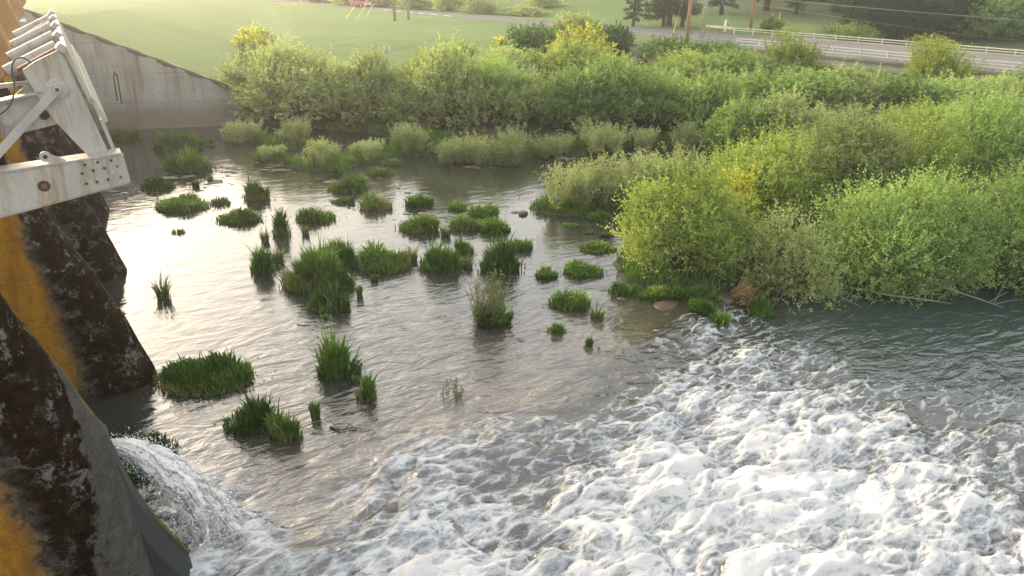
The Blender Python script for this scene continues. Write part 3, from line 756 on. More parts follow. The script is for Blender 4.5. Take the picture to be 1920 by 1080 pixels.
# foam: large masses follow the broken surface, lace and flecks come from the texture
fa = attr(nt, 'foam')
fn1 = noise_node(nt, 1.7, 9, 0.68, 1.6, P_)
fn2 = noise_node(nt, 7.0, 6, 0.7, 1.0, P_)
fn3 = noise_node(nt, 26.0, 5, 0.7, 0.6, P_)
wz = N(nt, 'ShaderNodeMapping')
wv_ = N(nt, 'ShaderNodeTexVoronoi', feature='DISTANCE_TO_EDGE', i_Scale=2.6)
warp = N(nt, 'ShaderNodeVectorMath', operation='MULTIPLY_ADD')
ncol = N(nt, 'ShaderNodeTexNoise', i_Scale=1.6, i_Detail=5.0)
nt.links.new(P_, ncol.inputs['Vector'])
nt.links.new(ncol.outputs['Color'], warp.inputs[0])
warp.inputs[1].default_value = (1.1, 1.1, 0)
nt.links.new(P_, warp.inputs[2])
nt.links.new(warp.outputs[0], wv_.inputs['Vector'])
lace = ramp(nt, wv_.outputs['Distance'], [(0.0, 1.0), (0.16, 0.0)])
val = maths(nt, 'ADD', fa, maths(nt, 'MULTIPLY', maths(nt, 'SUBTRACT', fn1, 0.5), 1.6))
val = maths(nt, 'ADD', val, maths(nt, 'MULTIPLY', maths(nt, 'SUBTRACT', fn2, 0.5), 0.8))
val = maths(nt, 'ADD', val, maths(nt, 'MULTIPLY', lace, maths(nt, 'MULTIPLY', ramp(nt, fa, [(0.08, 0.0), (0.35, 1.0)]), 0.36)))
val = maths(nt, 'SUBTRACT', val, 0.06)
fmask = ramp(nt, val, [(0.40, 0.0), (0.57, 0.55), (0.85, 1.0)])
fbp = N(nt, 'ShaderNodeBump', i_Strength=0.65, i_Distance=0.10)
nt.links.new(maths(nt, 'ADD', maths(nt, 'ADD', fn1, maths(nt, 'MULTIPLY', fn2, 0.45)), maths(nt, 'MULTIPLY', fn3, 0.10)), fbp.inputs['Height'])
fp = N(nt, 'ShaderNodeBsdfPrincipled', i_Roughness=0.75)
thick = ramp(nt, maths(nt, 'ADD', val, maths(nt, 'MULTIPLY', maths(nt, 'SUBTRACT', fn3, 0.5), 0.8)), [(0.55, (0.30, 0.33, 0.345)), (0.85, (0.43, 0.445, 0.455)), (1.25, (0.53, 0.535, 0.53))])
nt.links.new(thick, fp.inputs['Base Color'])
fp.inputs['Specular IOR Level'].default_value = 0.25
nt.links.new(fbp.outputs[0], fp.inputs['Normal'])
mx = nt.nodes.new('ShaderNodeMixShader')
nt.links.new(fmask, mx.inputs[0])
nt.links.new(wp.outputs[0], mx.inputs[1])
nt.links.new(fp.outputs[0], mx.inputs[2])
nt.links.new(mx.outputs[0], out.inputs['Surface'])
M['water'] = m
k = len(wt)
r = len(wy)
wi = np.arange(k * r).reshape(r, k)
WF = np.stack([wi[:-1, :-1], wi[:-1, 1:], wi[1:, 1:], wi[1:, :-1]], -1).reshape(-1, 4)
wm = np_mesh('river', np.stack([WX, WYY, WZ], -1).reshape(-1, 3), WF,
             {'foam': np.clip(fo, 0, 1.4), 'shallow': shallow, 'rough': rough, 'deep': deep})
tag(link('river', wm, M['water'], smooth=True), 'calm silvery pool breaking into white rapids', None, None, 'structure')

# spray thrown off the crests
rs = np.random.RandomState(5)
cand = np.where((fo.ravel() > 0.95) & (bil.ravel() + med.ravel() > 0.75))[0]
pick = rs.choice(cand, min(5200, len(cand)), replace=len(cand) < 5200)
base = np.stack([WX.ravel()[pick], WYY.ravel()[pick], WZ.ravel()[pick]], -1)
base += rs.randn(len(pick), 3) * (0.10, 0.10, 0.0)
base[:, 2] += rs.exponential(0.07, len(pick))
tet = np.array([(1, 1, 1), (-1, -1, 1), (-1, 1, -1), (1, -1, -1)]) * 0.577
sz = 0.004 + rs.exponential(0.005, len(pick))
sv = (base[:, None, :] + tet[None] * sz[:, None, None]).reshape(-1, 3)
b4 = np.arange(len(pick))[:, None, None] * 4
sf = (b4 + np.array([(0, 1, 2), (0, 3, 1), (0, 2, 3), (1, 3, 2)])[None]).reshape(-1, 3)
M['spray'] = plain('spray', (0.85, 0.87, 0.88), 0.4, vary=0.02)
tag(link('spray', np_mesh('spray', sv, sf), M['spray']), 'fine white droplets above the rapids', None, None, 'stuff')
# ------------------------------------------------------------------ road, bridge
def rp3(al, ac, z):
    return (RD[0] * al + RN[0] * ac, RD[1] * al + RN[1] * ac, z)


ROAD_RZ = math.atan2(RD[1], RD[0])
edge = [(-330, 91.4, 98.0), (-150, 91.4, 98.4), (-112, 91.6, 98.8), (-90, 91.3, 99.8), (-70, 91.3, 103.2), (-47.0, 90.2, 104.0)]
mb = MB()
for (a0, l0, h0), (a1, l1, h1) in zip(edge[:-1], edge[1:]):
    n = max(1, int((a1 - a0) / 6))
    for i in range(n):
        t0, t1 = i / n, (i + 1) / n
        A0, A1_ = a0 + (a1 - a0) * t0, a0 + (a1 - a0) * t1
        mb.add([rp3(A0, l0 + (l1 - l0) * t0, ROAD_Z), rp3(A1_, l0 + (l1 - l0) * t1, ROAD_Z),
                rp3(A1_, h0 + (h1 - h0) * t1, ROAD_Z), rp3(A0, h0 + (h1 - h0) * t0, ROAD_Z)], [(0, 1, 2, 3)])
road = tag(mb.build('road', M['asphalt']), 'grey asphalt road running along the field to the bridge', None, None, 'structure')
for nm, ac, w, mat, seg in (('edge_line', 92.1, 0.14, 'white', [(-200, -48)]),
                            ('centre_line', 95.1, 0.16, 'guard', [(-200, -48)]),
                            ('bar_marking', 92.9, 0.5, 'white', [(-108 - 3.6 * i, -106 - 3.6 * i) for i in range(6)])):
    for a0, a1 in seg:
        q = MB().add([rp3(a0, ac - w / 2, ROAD_Z + .008), rp3(a1, ac - w / 2, ROAD_Z + .008), rp3(a1, ac + w / 2, ROAD_Z + .008), rp3(a0, ac + w / 2, ROAD_Z + .008)], [(0, 1, 2, 3)])
        q.build(nm, M[mat], road)

br = empty('road_bridge', rp3(-47, 97, 0))
tag(br, 'low concrete road bridge with steel guard rails crossing behind the scrub', 'bridge')
BO = Vector(br.location)
AB0, AB1 = -47.0, 36.0


def bb(name, al0, al1, ac0, ac1, z0, z1, mat, bevel=0.0, parent=br):
    c = Vector(rp3((al0 + al1) / 2, (ac0 + ac1) / 2, (z0 + z1) / 2)) - BO
    return MB().box(c, (al1 - al0, ac1 - ac0, z1 - z0), ROAD_RZ).build(name, M[mat], parent, bevel=bevel)


bb('deck_slab', AB0, AB1, 88.6, 105.4, 3.82, 4.08, 'concrete')
bb('deck_surface', AB0, AB1, 89.25, 104.75, 4.083, 4.2, 'deck_asphalt')
for i in range(9):                                   # kerb cast in lengths, with open joints
    a0 = AB0 + i * 9.2
    bb('kerb', a0, a0 + 9.16, 88.45, 89.24, 4.0, 4.42, 'concrete', 0.02)
    bb('kerb', a0, a0 + 9.16, 104.76, 105.5, 4.0, 4.42, 'concrete', 0.02)
for ac in (89.3, 93.2, 97.0, 100.8, 104.6):
    bb('girder', AB0 + .3, AB1, ac - .3, ac + .3, 2.9, 3.818, 'concrete')
for a0 in (-31, -15, 1, 17):
    bb('bridge_pier', a0 - .5, a0 + .5, 89.5, 104.5, -0.8, 2.898, 'concrete', 0.05)
bb('abutment', AB0 - 1.2, AB0 + .28, 88.7, 105.3, 1.0, 3.818, 'concrete')
bb('approach_slab', AB0 - 1.2, AB0 - .002, 88.7, 105.3, 3.82, 4.19, 'concrete')


def guard_rail(ac, al0, al1, step, zt, mat, side, parent, n0=0):
    y = ac
    for zz, hh_ in ((zt - 0.07, 0.13), (zt - 0.36, 0.10)):
        bb('rail', al0, al1, y - .05, y + .05, zz - hh_ / 2, zz + hh_ / 2, mat, 0.02, parent)
    n = int((al1 - al0) / step)
    for i in range(n + 1):
        a = al0 + .15 + i * step
        bb('rail_post', a - .07, a + .07, y - .16 if side > 0 else y + .055, y - .055 if side > 0 else y + .16, 4.15, zt + .02, mat, 0.0, parent)


guard_rail(88.95, AB0 - 1.0, AB1, 3.0, 5.08, 'galv', 1, br)
guard_rail(105.1, AB0 - 10.5, AB1, 3.0, 5.05, 'rail_tan', -1, br)
# stained timber blocks behind the flared end of the far rail
gr = empty('guardrail_end', rp3(-59, 105.6, ROAD_Z))
tag(gr, 'pale flared guard rail end with a square post at the bridge approach', 'guard rail')
GO = Vector(gr.location)
mb = MB()
pts = [Vector(rp3(-57.6, 105.1, 4.95)) - GO, Vector(rp3(-60, 105.35, 4.95)) - GO, Vector(rp3(-62.5, 105.9, 4.92)) - GO]
for p, q in zip(pts[:-1], pts[1:]):
    mb.prism([p + Vector((0, 0, -.2)), p + Vector((.05, .06, -.2)), p + Vector((.05, .06, .15)), p + Vector((0, 0, .15))], q - p)
mb.build('rail', M['rail_tan'], gr)
MB().box(Vector(rp3(-59.3, 105.9, 5.1)) - GO, (.28, .28, 1.7), ROAD_RZ).build('square_post', M['white'], gr, bevel=.02)
for i in range(4):
    MB().box(Vector(rp3(-61.8 + i * 1.2, 105.75 - i * .12, 4.5)) - GO, (.18, .2, .9), ROAD_RZ).build('block_post', M['pole'], gr)

# low guard rail and dark posts along the near road edge
gr = empty('roadside_rail', rp3(-78, 90.9, ROAD_Z))
tag(gr, 'short low rail with dark posts on the near verge of the road', 'guard rail')
GO = Vector(gr.location)
c = Vector(rp3(-78, 90.7, 4.62)) - GO
MB().box(c, (13, .07, .22), ROAD_RZ).build('rail', M['pole_grey'], gr)
for i in range(7):
    MB().box(Vector(rp3(-84 + 2 * i, 90.8, 4.4)) - GO, (.16, .14, .85), ROAD_RZ).build('rail_post', M['pole_dark'], gr)


# ------------------------------------------------------------------ poles, wires, signs
def pole(loc, h, r0, r1, mat, label, band=0.0):
    e = empty('utility_pole', loc)
    tag(e, label, 'utility pole', 'utility poles by the road')
    b = -0.4
    if band:
        MB().tube([(0, 0, b), (0, 0, band)], [r0 * 1.03, r0 * 1.02], 12).build('tarred_base', M['pole_dark'], e, smooth=False)
        b = band
    MB().tube([(0, 0, b), (0, 0, h * .5), (0, 0, h)], [r0, (r0 + r1) / 2, r1], 12).build('shaft', M[mat], e, smooth=True)
    MB().box((0, 0, h - .9), (2.6, .12, .14), ROAD_RZ + 1.57).build('crossarm', M['pole_grey'], e)
    for s in (-1.1, -.4, .5, 1.1):
        q = Vector((math.cos(ROAD_RZ + 1.57) * s, math.sin(ROAD_RZ + 1.57) * s, h - .72))
        MB().tube([q, q + Vector((0, 0, .12)), q + Vector((0, 0, .2))], [.05, .06, .03], 6).build('insulator', M['white'], e)
    return e


P3 = (21.6, 100.2, tz(21.6, 100.2))
pole((-19.93, 127.97, tz(-19.93, 127.97)), 11, .24, .16, 'pole', 'left brown utility pole of the pair on the grass field')
pole((-18.3, 132.3, tz(-18.3, 132.3)), 11, .24, .16, 'pole_grey', 'paler right utility pole of the pair on the grass field')
pole(P3, 12, .25, .18, 'pole', 'orange brown utility pole with a black tarred base', 1.15)
pole((35.2, 119.6, tz(35.2, 119.6)), 12, .25, .18, 'pole', 'tan utility pole behind the far bridge rail')
e = empty('steel_pole', (24.6, 104.9, tz(24.6, 104.9)))
tag(e, 'grey twin pipe steel pole between the orange and tan utility poles', 'pole')
for s in (-.17, .17):
    MB().tube([(s, 0, -.3), (s * .95, 0, 11)], [.10, .08], 10).build('pipe', M['pole_grey'], e, smooth=True)
for z_ in (1.2, 4, 7, 10):
    MB().box((0, 0, z_), (.5, .05, .08)).build('clamp', M['galv'], e)


def wire(p, q, sag, r, label, name='overhead_wire', mat='wire'):
    p, q = Vector(p), Vector(q)
    pts = [p.lerp(q, t) - Vector((0, 0, sag * 4 * t * (1 - t))) for t in [i / 18 for i in range(19)]]
    return tag(MB().tube(pts, r, 6).build(name, M[mat]), label, 'wire')


wire((35.2, 119.6, 9.05), (92, 110.5, 6.2), .25, .035, 'pale overhead wire crossing above the bridge to the right edge')
wire((35.2, 119.2, 8.2), (80, 116, 3.6), .4, .02, 'thin drooping second wire below the pale overhead wire')


def guy(foot, top, label):
    f, t = Vector(foot), Vector(top)
    f.z = tz(f.x, f.y) - .1
    e = empty('guy_wire', f)
    tag(e, label, 'guy wire', 'guy wires of the poles')
    d_ = t - f
    MB().tube([Vector((0, 0, 0)), d_], .018, 5).build('cable', M['wire'], e)
    MB().tube([d_ * (0.3 / d_.length), d_ * (2.9 / d_.length)], .06, 6).build('yellow_guard', M['guard'], e)


guy((-28.2, 128.4, 0), (-20.1, 128, 13.5), 'leftmost yellow sleeved guy wire below the red pickup')
guy((-26.4, 129.0, 0), (-20.1, 128, 12.2), 'middle yellow sleeved guy wire below the red pickup')
guy((-25.6, 131.5, 0), (-18.4, 132.3, 13.5), 'rightmost yellow sleeved guy wire below the red pickup')
guy((20.0, 102.6, 0), (21.6, 100.2, 14.0), 'guy wire slanting up left of the orange brown pole')
guy((28.6, 95.5, 0), (24.6, 104.9, 13.0), 'guy wire slanting down to the bramble right of the twin pipe pole')


def sign(loc, w, h, ph, label, mat='sign'):
    z_ = tz(loc[0], loc[1])
    e = empty('field_sign', (loc[0], loc[1], z_), 0.15)
    tag(e, label, 'sign')
    MB().box((0, 0, ph / 2 - .15), (.09, .09, ph + .3)).build('post', M['pole_dark'], e)
    MB().box((0, .07, ph - h / 2 + .05), (w, .04, h)).build('panel', M[mat], e, bevel=.01)


sign((-13.96, 83.2), .85, .75, 1.75, 'square white sign back on a dark post in the field')
sign((-28.4, 90.5), .62, .55, 2.2, 'small grey sign back above the left thicket', 'galv')
e = empty('street_sign', (20.15, 127.5, tz(20.15, 127.5)))
tag(e, 'green street name sign on a thin pale post beyond the road', 'sign')
MB().tube([(0, 0, -.2), (0, 0, 3.0)], .07, 8).build('post', M['rail_tan'], e)
MB().box((0, 0, 3.12), (.95, .05, .3), .35).build('name_blade', M['sign_green'], e)
MB().box((0, 0, 2.78), (.55, .05, .3), -1.1).build('name_blade', M['sign_green'], e)
e = empty('marker_post', (21.0, 128.4, tz(21.0, 128.4)))
tag(e, 'short yellow marker post beside the green street sign', 'post')
MB().tube([(0, 0, -.2), (0, 0, .95)], .06, 8).build('shaft', M['guard'], e)
MB().tube([(0, 0, .95), (0, 0, 1.05)], [.065, .02], 8).build('cap', M['white'], e)
for i, (px, py) in enumerate(((38.0, 118.6), (39.0, 118.4))):
    e = empty('marker_post', (px, py, tz(px, py)))
    tag(e, ('left' if i == 0 else 'right') + ' one of the two thin yellow marker posts behind the far bridge rail', 'post')
    MB().tube([(0, 0, -.2), (0, 0, 2.2)], .05, 6).build('shaft', M['guard'], e)
    MB().tube([(0, 0, 2.2), (0, 0, 2.3)], [.055, .02], 6).build('cap', M['white'], e)

# yellow pipe barrier by the road
e = empty('pipe_barrier', (-45.4, 157.0, tz(-45.4, 157.0)), -.05)
tag(e, 'yellow pipe barrier gate at the top of the grass field', 'barrier')
MB().tube([(-2.6, 0, .75), (2.6, 0, .75)], .09, 8).build('bar', M['guard'], e)
MB().tube([(-2.6, 0, -.3), (-2.6, 0, 1.0)], .1, 8).build('post', M['guard'], e)
MB().tube([(2.6, 0, -.3), (2.6, 0, 1.7)], .1, 8).build('post', M['guard'], e)
MB().tube([(-2.6, 0, .15), (2.6, 0, .7)], .06, 8).build('brace', M['guard'], e)

# red pickup on the road
pk = empty('pickup_truck', rp3(-136.5, 95.0, ROAD_Z + .004), ROAD_RZ)
tag(pk, 'red pickup truck with a white front driving along the road', 'truck')
prof = [(-2.7, .45), (-2.7, 1.05), (.55, 1.08), (2.5, .98), (2.65, .5), (1.95, .45), (1.9, .72), (1.25, .72), (1.2, .42), (-1.2, .42), (-1.25, .72), (-1.9, .72), (-1.95, .45)]
MB().prism([(x, -.95, z_) for x, z_ in prof], (0, 1.9, 0)).build('body', M['red'], pk, bevel=.03)
cabp = [(-.95, 1.06), (-.75, 1.72), (.35, 1.74), (.95, 1.08)]
MB().prism([(x, -.82, z_) for x, z_ in cabp], (0, 1.64, 0)).build('cab', M['red'], pk, bevel=.04)
for s in (-1, 1):
    MB().prism([(x, s * .825, z_) for x, z_ in [(-.75, 1.12), (-.62, 1.62), (-.1, 1.64), (-.1, 1.12)]], (0, s * .012, 0)).build('side_window', M['glass'], pk)
    MB().prism([(x, s * .825, z_) for x, z_ in [(0, 1.12), (0, 1.64), (.32, 1.65), (.75, 1.12)]], (0, s * .012, 0)).build('side_window', M['glass'], pk)
    for x in (-1.57, 1.57):
        w = empty('wheel', (x, s * .82, .38), parent=pk)
        MB().tube([(0, -.12, 0), (0, .12, 0)], .38, 18).build('tyre', M['rubber'], w)
        MB().tube([(0, -.13, 0), (0, .13, 0)], .2, 12).build('rim', M['galv'], w)
    MB().box((2.6, s * .65, .82), (.1, .35, .2)).build('headlight', M['white'], pk)
MB().box((2.67, 0, .62), (.1, 1.86, .2)).build('front_bumper', M['white'], pk, bevel=.02)
MB().box((-2.74, 0, .58), (.1, 1.86, .16)).build('rear_bumper', M['galv'], pk, bevel=.02)
MB().prism([(.42, -.74, 1.70), (.93, -.74, 1.14), (.95, -.74, 1.15), (.44, -.74, 1.71)], (0, 1.48, 0)).build('windscreen', M['glass'], pk)
MB().box((-1.75, 0, 1.09), (1.5, 1.6, .03)).build('bed_cover', M['dark'], pk)
# ------------------------------------------------------------------ dam: frame of reference (u downstream, k along the dam, z up)
DB = RAD(30.7)
DA = Vector((-math.sin(DB), math.cos(DB), 0))
DD = Vector((math.cos(DB), math.sin(DB), 0))


def dp(u, k, z):
    return DD * u + DA * k + Vector((0, 0, z))


# stained pier concrete: dark moss, pale lichen, ochre stain, grey cement
m, nt, out = new_mat('pier_concrete')
pos = N(nt, 'ShaderNodeNewGeometry').outputs['Position']
na = noise_node(nt, 1.1, 8, 0.65, 0.6, pos)
nb = noise_node(nt, 4.5, 8, 0.7, 0.4, pos)
nc = noise_node(nt, 14, 6, 0.7, 0.2, pos)
streak = N(nt, 'ShaderNodeMapping')
streak.inputs['Scale'].default_value = (2.5, 2.5, 0.35)
nt.links.new(pos, streak.inputs[0])
ns = noise_node(nt, 1.0, 6, 0.65, 0.3, streak.outputs[0])
ochre = mixc(nt, ramp(nt, ns, [(0.35, 0), (0.7, 1)]), (0.25, 0.12, 0.014), (0.44, 0.24, 0.03))
ochre = mixc(nt, ramp(nt, nb, [(0.48, 0), (0.68, 0.7)]), ochre, (0.13, 0.075, 0.03))
moss = mixc(nt, ramp(nt, nb, [(0.35, 0), (0.7, 1)]), (0.004, 0.003, 0.002), (0.026, 0.014, 0.006))
moss = mixc(nt, ramp(nt, na, [(0.58, 0), (0.72, 0.8)]), moss, (0.05, 0.045, 0.012))
nl = noise_node(nt, 2.3, 9, 0.72, 0.5, pos)
lich = ramp(nt, maths(nt, 'ADD', maths(nt, 'MULTIPLY', nl, 0.7), maths(nt, 'MULTIPLY', nc, 0.3)), [(0.525, 0), (0.575, 1)])
lich = maths(nt, 'MULTIPLY', lich, ramp(nt, na, [(0.40, 0.08), (0.54, 1.0)]))
dark = mixc(nt, lich, moss, (0.145, 0.14, 0.128))
grey = mixc(nt, ramp(nt, nb, [(0.3, 0), (0.75, 1)]), (0.045, 0.043, 0.038), (0.105, 0.10, 0.088))
grey = mixc(nt, ramp(nt, nc, [(0.54, 0), (0.66, 0.8)]), grey, (0.028, 0.024, 0.018))
wob = maths(nt, 'MULTIPLY', maths(nt, 'SUBTRACT', na, 0.5), 0.45)
back = maths(nt, 'ADD', attr(nt, 'back'), wob)
back = maths(nt, 'ADD', back, maths(nt, 'MULTIPLY', maths(nt, 'SUBTRACT', nb, 0.5), 0.28))
szp = N(nt, 'ShaderNodeSeparateXYZ')
nt.links.new(pos, szp.inputs[0])
ln_ = maths(nt, 'FRACT', maths(nt, 'ADD', maths(nt, 'MULTIPLY', szp.outputs[2], 0.72), maths(nt, 'MULTIPLY', nb, 0.03)))
ochre = mixc(nt, ramp(nt, ln_, [(0.0, 0.4), (0.035, 0.0)]), ochre, (0.07, 0.04, 0.015))
ochre = mixc(nt, ramp(nt, maths(nt, 'ADD', ns, maths(nt, 'MULTIPLY', nc, 0.2)), [(0.66, 0), (0.78, 0.7)]), ochre, (0.10, 0.06, 0.025))
fm = ramp(nt, back, [(0.475, 0.0), (0.525, 1.0)])
edge_grey = ramp(nt, back, [(0.38, 0.0), (0.5, 0.75), (0.62, 0.0)])
col_ = mixc(nt, fm, dark, ochre)
col_ = mixc(nt, edge_grey, col_, grey)
gb = maths(nt, 'ADD', attr(nt, 'cement'), maths(nt, 'MULTIPLY', maths(nt, 'SUBTRACT', nb, 0.5), 0.9))
col_ = mixc(nt, ramp(nt, gb, [(0.45, 0), (0.55, 1)]), col_, grey)
crest = maths(nt, 'ADD', attr(nt, 'crest'), maths(nt, 'MULTIPLY', maths(nt, 'SUBTRACT', nb, 0.5), 1.5))
col_ = mixc(nt, ramp(nt, crest, [(0.80, 0), (1.0, 0.75)]), col_, (0.15, 0.13, 0.03))
principled(nt, out, col_, 0.9, 0, maths(nt, 'ADD', nb, maths(nt, 'MULTIPLY', nc, 0.5)), 0.9, 0.06, 0.04)
M['pier'] = m

m, nt, out = new_mat('wall_concrete')
pos = N(nt, 'ShaderNodeNewGeometry').outputs['Position']
na = noise_node(nt, 0.5, 7, 0.6, 0.4, pos)
streak = N(nt, 'ShaderNodeMapping')
streak.inputs['Scale'].default_value = (1.4, 1.4, 0.09)
nt.links.new(pos, streak.inputs[0])
ns = noise_node(nt, 1.0, 8, 0.7, 0.2, streak.outputs[0])
bd = N(nt, 'ShaderNodeMapping')
bd.inputs['Scale'].default_value = (0.12, 0.12, 3.2)
nt.links.new(pos, bd.inputs[0])
nbd = noise_node(nt, 1.0, 4, 0.7, 0.0, bd.outputs[0])
c = mixc(nt, ramp(nt, na, [(0.3, 0), (0.7, 1)]), (0.20, 0.20, 0.185), (0.32, 0.32, 0.30))
c = mixc(nt, ramp(nt, nbd, [(0.4, 0), (0.7, 0.45)]), c, (0.33, 0.315, 0.29))
c = mixc(nt, ramp(nt, ns, [(0.50, 0), (0.68, 0.85)]), c, (0.12, 0.10, 0.085))
sz_ = N(nt, 'ShaderNodeSeparateXYZ')
nt.links.new(pos, sz_.inputs[0])
low = ramp(nt, maths(nt, 'ADD', maths(nt, 'MULTIPLY', sz_.outputs[2], 0.1), maths(nt, 'MULTIPLY', maths(nt, 'SUBTRACT', ns, 0.5), 0.12)), [(0.12, 1), (0.22, 0)])
c = mixc(nt, maths(nt, 'MULTIPLY', low, 0.75), c, (0.135, 0.115, 0.088))
principled(nt, out, c, 0.9, 0, maths(nt, 'ADD', nbd, ns), 0.5, 0.04, 0.3)
M['wall'] = m

m, nt, out = new_mat('gate_paint')
pos = N(nt, 'ShaderNodeNewGeometry').outputs['Position']
na = noise_node(nt, 1.6, 7, 0.6, 0.5, pos)
streak = N(nt, 'ShaderNodeMapping')
streak.inputs['Scale'].default_value = (5, 5, 0.6)
nt.links.new(pos, streak.inputs[0])
ns = noise_node(nt, 1.0, 7, 0.7, 0.3, streak.outputs[0])
nc = noise_node(nt, 22, 4, 0.6, 0, pos)
c = mixc(nt, ramp(nt, na, [(0.3, 0), (0.7, 1)]), (0.275, 0.27, 0.24), (0.39, 0.38, 0.345))
c = mixc(nt, ramp(nt, ns, [(0.50, 0), (0.64, 0.85)]), c, (0.24, 0.17, 0.08))
c = mixc(nt, ramp(nt, nc, [(0.68, 0), (0.74, 0.6)]), c, (0.20, 0.12, 0.06))
principled(nt, out, c, 0.5, 0.0, nc, 0.15, 0.01)
M['gate'] = m
M['rust'] = plain('rusted_steel', (0.16, 0.08, 0.04), 0.85, vary=0.5, scale=9)
M['disc'] = plain('weathered_disc', (0.38, 0.36, 0.30), 0.6, 0.2, vary=0.3, scale=12)
M['hose'] = plain('hose', (0.06, 0.05, 0.04), 0.6)
M['ochre'] = plain('ochre_concrete', (0.34, 0.20, 0.075), 0.9, vary=0.35, scale=1.6, bump_s=0.5, bump_d=0.03)
M['cement'] = plain('dark_cement', (0.022, 0.026, 0.028), 0.7, vary=0.25, scale=2.0, bump_s=0.4, bump_d=0.02)
M['mossy'] = plain('moss', (0.09, 0.11, 0.015), 0.95, vary=0.5, scale=9, bump_s=0.9, bump_d=0.03)

TIP_Z = [-1.2, 0.0, 2.2, 4.2, 5.5, 7.5, 8.9]
TIP_U = [1.2, 0.93, 0.33, -0.42, -0.98, -1.70, -2.15]
PW = 1.05


def spillway_pier(k0, label, cement=False, TIP_U=TIP_U):
    e = empty('spillway_pier', dp(0, k0, 0))
    tag(e, label, 'dam pier', 'sloping piers of the dam')
    O = Vector(e.location)
    zs = np.concatenate([np.linspace(-1.2, 8.9, 64)])
    us = np.interp(zs, TIP_Z, TIP_U)
    plan = [(-7.0, -PW)] + [(t, -PW) for t in np.linspace(-4.2, -PW - .02, 22)]
    plan = [(t, s) for t, s in plan]
    arc = [(-PW + PW * math.cos(a), PW * math.sin(a)) for a in np.linspace(-math.pi / 2, math.pi / 2, 33)]
    full = plan + arc + [(t, PW) for t in np.linspace(-PW - .02, -4.2, 6)] + [(-7.0, PW)]
    n = len(full)
    V, back, cem, crest = [], [], [], []
    for z_, ut in zip(zs, us):
        for j, (t, s) in enumerate(full):
            rr = 0.03 * float(noise2(z_ * 1.1 + k0, t * 1.3 + s))
            V.append(tuple(dp(ut + t + rr, k0 + s + rr, z_) - O))
            band = 1.6 if cement else max(1.75 - 0.25 * (z_ - 1.65), 0.45)              # width of the mossed strip behind the nose
            back.append(np.clip(-t / band * 0.5 if s < 0 else 0.0, 0, 1.6))
            cem.append(float(np.clip((s - np.interp(z_, [0, 2, 4.5, 6.3, 7], [-1.06, -1.03, -0.75, .1, 2])) / .5 + .5, 0, 1) * np.clip((1.2 - -t) / .3, 0, 1)) if cement else 0.0)
            crest.append(1.0 - min(abs(s - 0.15) / 0.9, 1) - max(-t - 0.5, 0))
    Fq = [(i * n + j, i * n + (j + 1) % n, (i + 1) * n + (j + 1) % n, (i + 1) * n + j) for i in range(len(zs) - 1) for j in range(n)]
    mesh = np_mesh('shaft', V, Fq, {'back': back, 'cement': np.array(cem, float), 'crest': crest})
    link('shaft', mesh, M['pier'], e, True)
    top = [dp(us[-1] + t, k0 + s, 8.9) - O for t, s in full]
    MB().prism([p + Vector((0, 0, .001)) for p in top], (0, 0, .18)).build('cap_slab', M['ochre'], e)
    # ochre corbel that carries the gate hinge
    pts = [(-6.5, 9.1), (-2.0, 9.1), (-1.0, 10.35), (-1.35, 11.9), (-6.5, 11.9)]
    MB().prism([dp(u, k0 - .75, z_) - O for u, z_ in pts], DA * 1.5).build('corbel', M['ochre'], e, bevel=.04)
    return e


spillway_pier(15.0, 'nearest dam pier with a bare grey cement nose', True, [-0.10, -0.20, -0.40, -0.58, -1.0, -1.70, -2.15])
spillway_pier(25.2, 'second dam pier with an ochre side and lichen speckled nose')
spillway_pier(35.6, 'third dam pier standing in bright water behind the white beam')
spillway_pier(45.7, 'fourth dam pier half hidden behind the bolted beam')
spillway_pier(55.8, 'farthest dam pier glimpsed below the white gate')
# smooth lower plinth beside the nearest nose, with a mossy edge
e = empty('pier_plinth', dp(0, 16.2, 0))
tag(e, 'dark smooth cement plinth with a mossy edge beside the nearest pier nose', 'plinth')
O = Vector(e.location)
pz = np.linspace(-1.2, 3.9, 16)
PLZ, PLU = [-1.2, -0.26, 1.3, 2.52, 3.95], [1.05, 0.68, 0.0, -0.33, -0.56]
pu = np.interp(pz, PLZ, PLU)
sec = []
V, Fq = [], []
for z_, ut in zip(pz, pu):
    for u, kk in ((-2, 14.75), (ut - .25, 14.75), (ut - .02, 15.0), (ut, 15.4), (ut - .08, 15.9), (-2, 15.95)):
        V.append(tuple(dp(u, kk, z_) - O))
for i in range(len(pz) - 1):
    for j in range(6):
        Fq.append((i * 6 + j, i * 6 + (j + 1) % 6, (i + 1) * 6 + (j + 1) % 6, (i + 1) * 6 + j))
Fq.append(tuple(range(5, -1, -1)))
Fq.append(tuple((len(pz) - 1) * 6 + j for j in range(6)))
MB().add(V, Fq).build('block', M['cement'], e)
MB().tube([dp(np.interp(z_, PLZ, PLU) - .03, 15.55, z_) - O for z_ in np.linspace(-.3, 1.6, 14)],
          [0.03 + 0.035 * abs(math.sin(i * 2.3)) for i in range(14)], 7).build('moss_edge', M['mossy'], e, smooth=True)

# sloping spillway face between the piers and the dam wall behind
e = empty('spillway', dp(-6, 35, 0))
tag(e, 'stained concrete spillway face behind the piers', 'dam')
O = Vector(e.location)
for k0, k1 in ((3, 13.94), (16.06, 24.14), (26.26, 34.54), (36.66, 44.64), (46.76, 54.74), (56.86, 66)):
    MB().prism([dp(u, k0, z_) - O for u, z_ in ((-4.2, -1.2), (-6.3, 6.5), (-7.0, 7.2), (-9, 7.2), (-9, -1.2))], DA * (k1 - k0)).build('spillway_bay', M['ochre'], e)

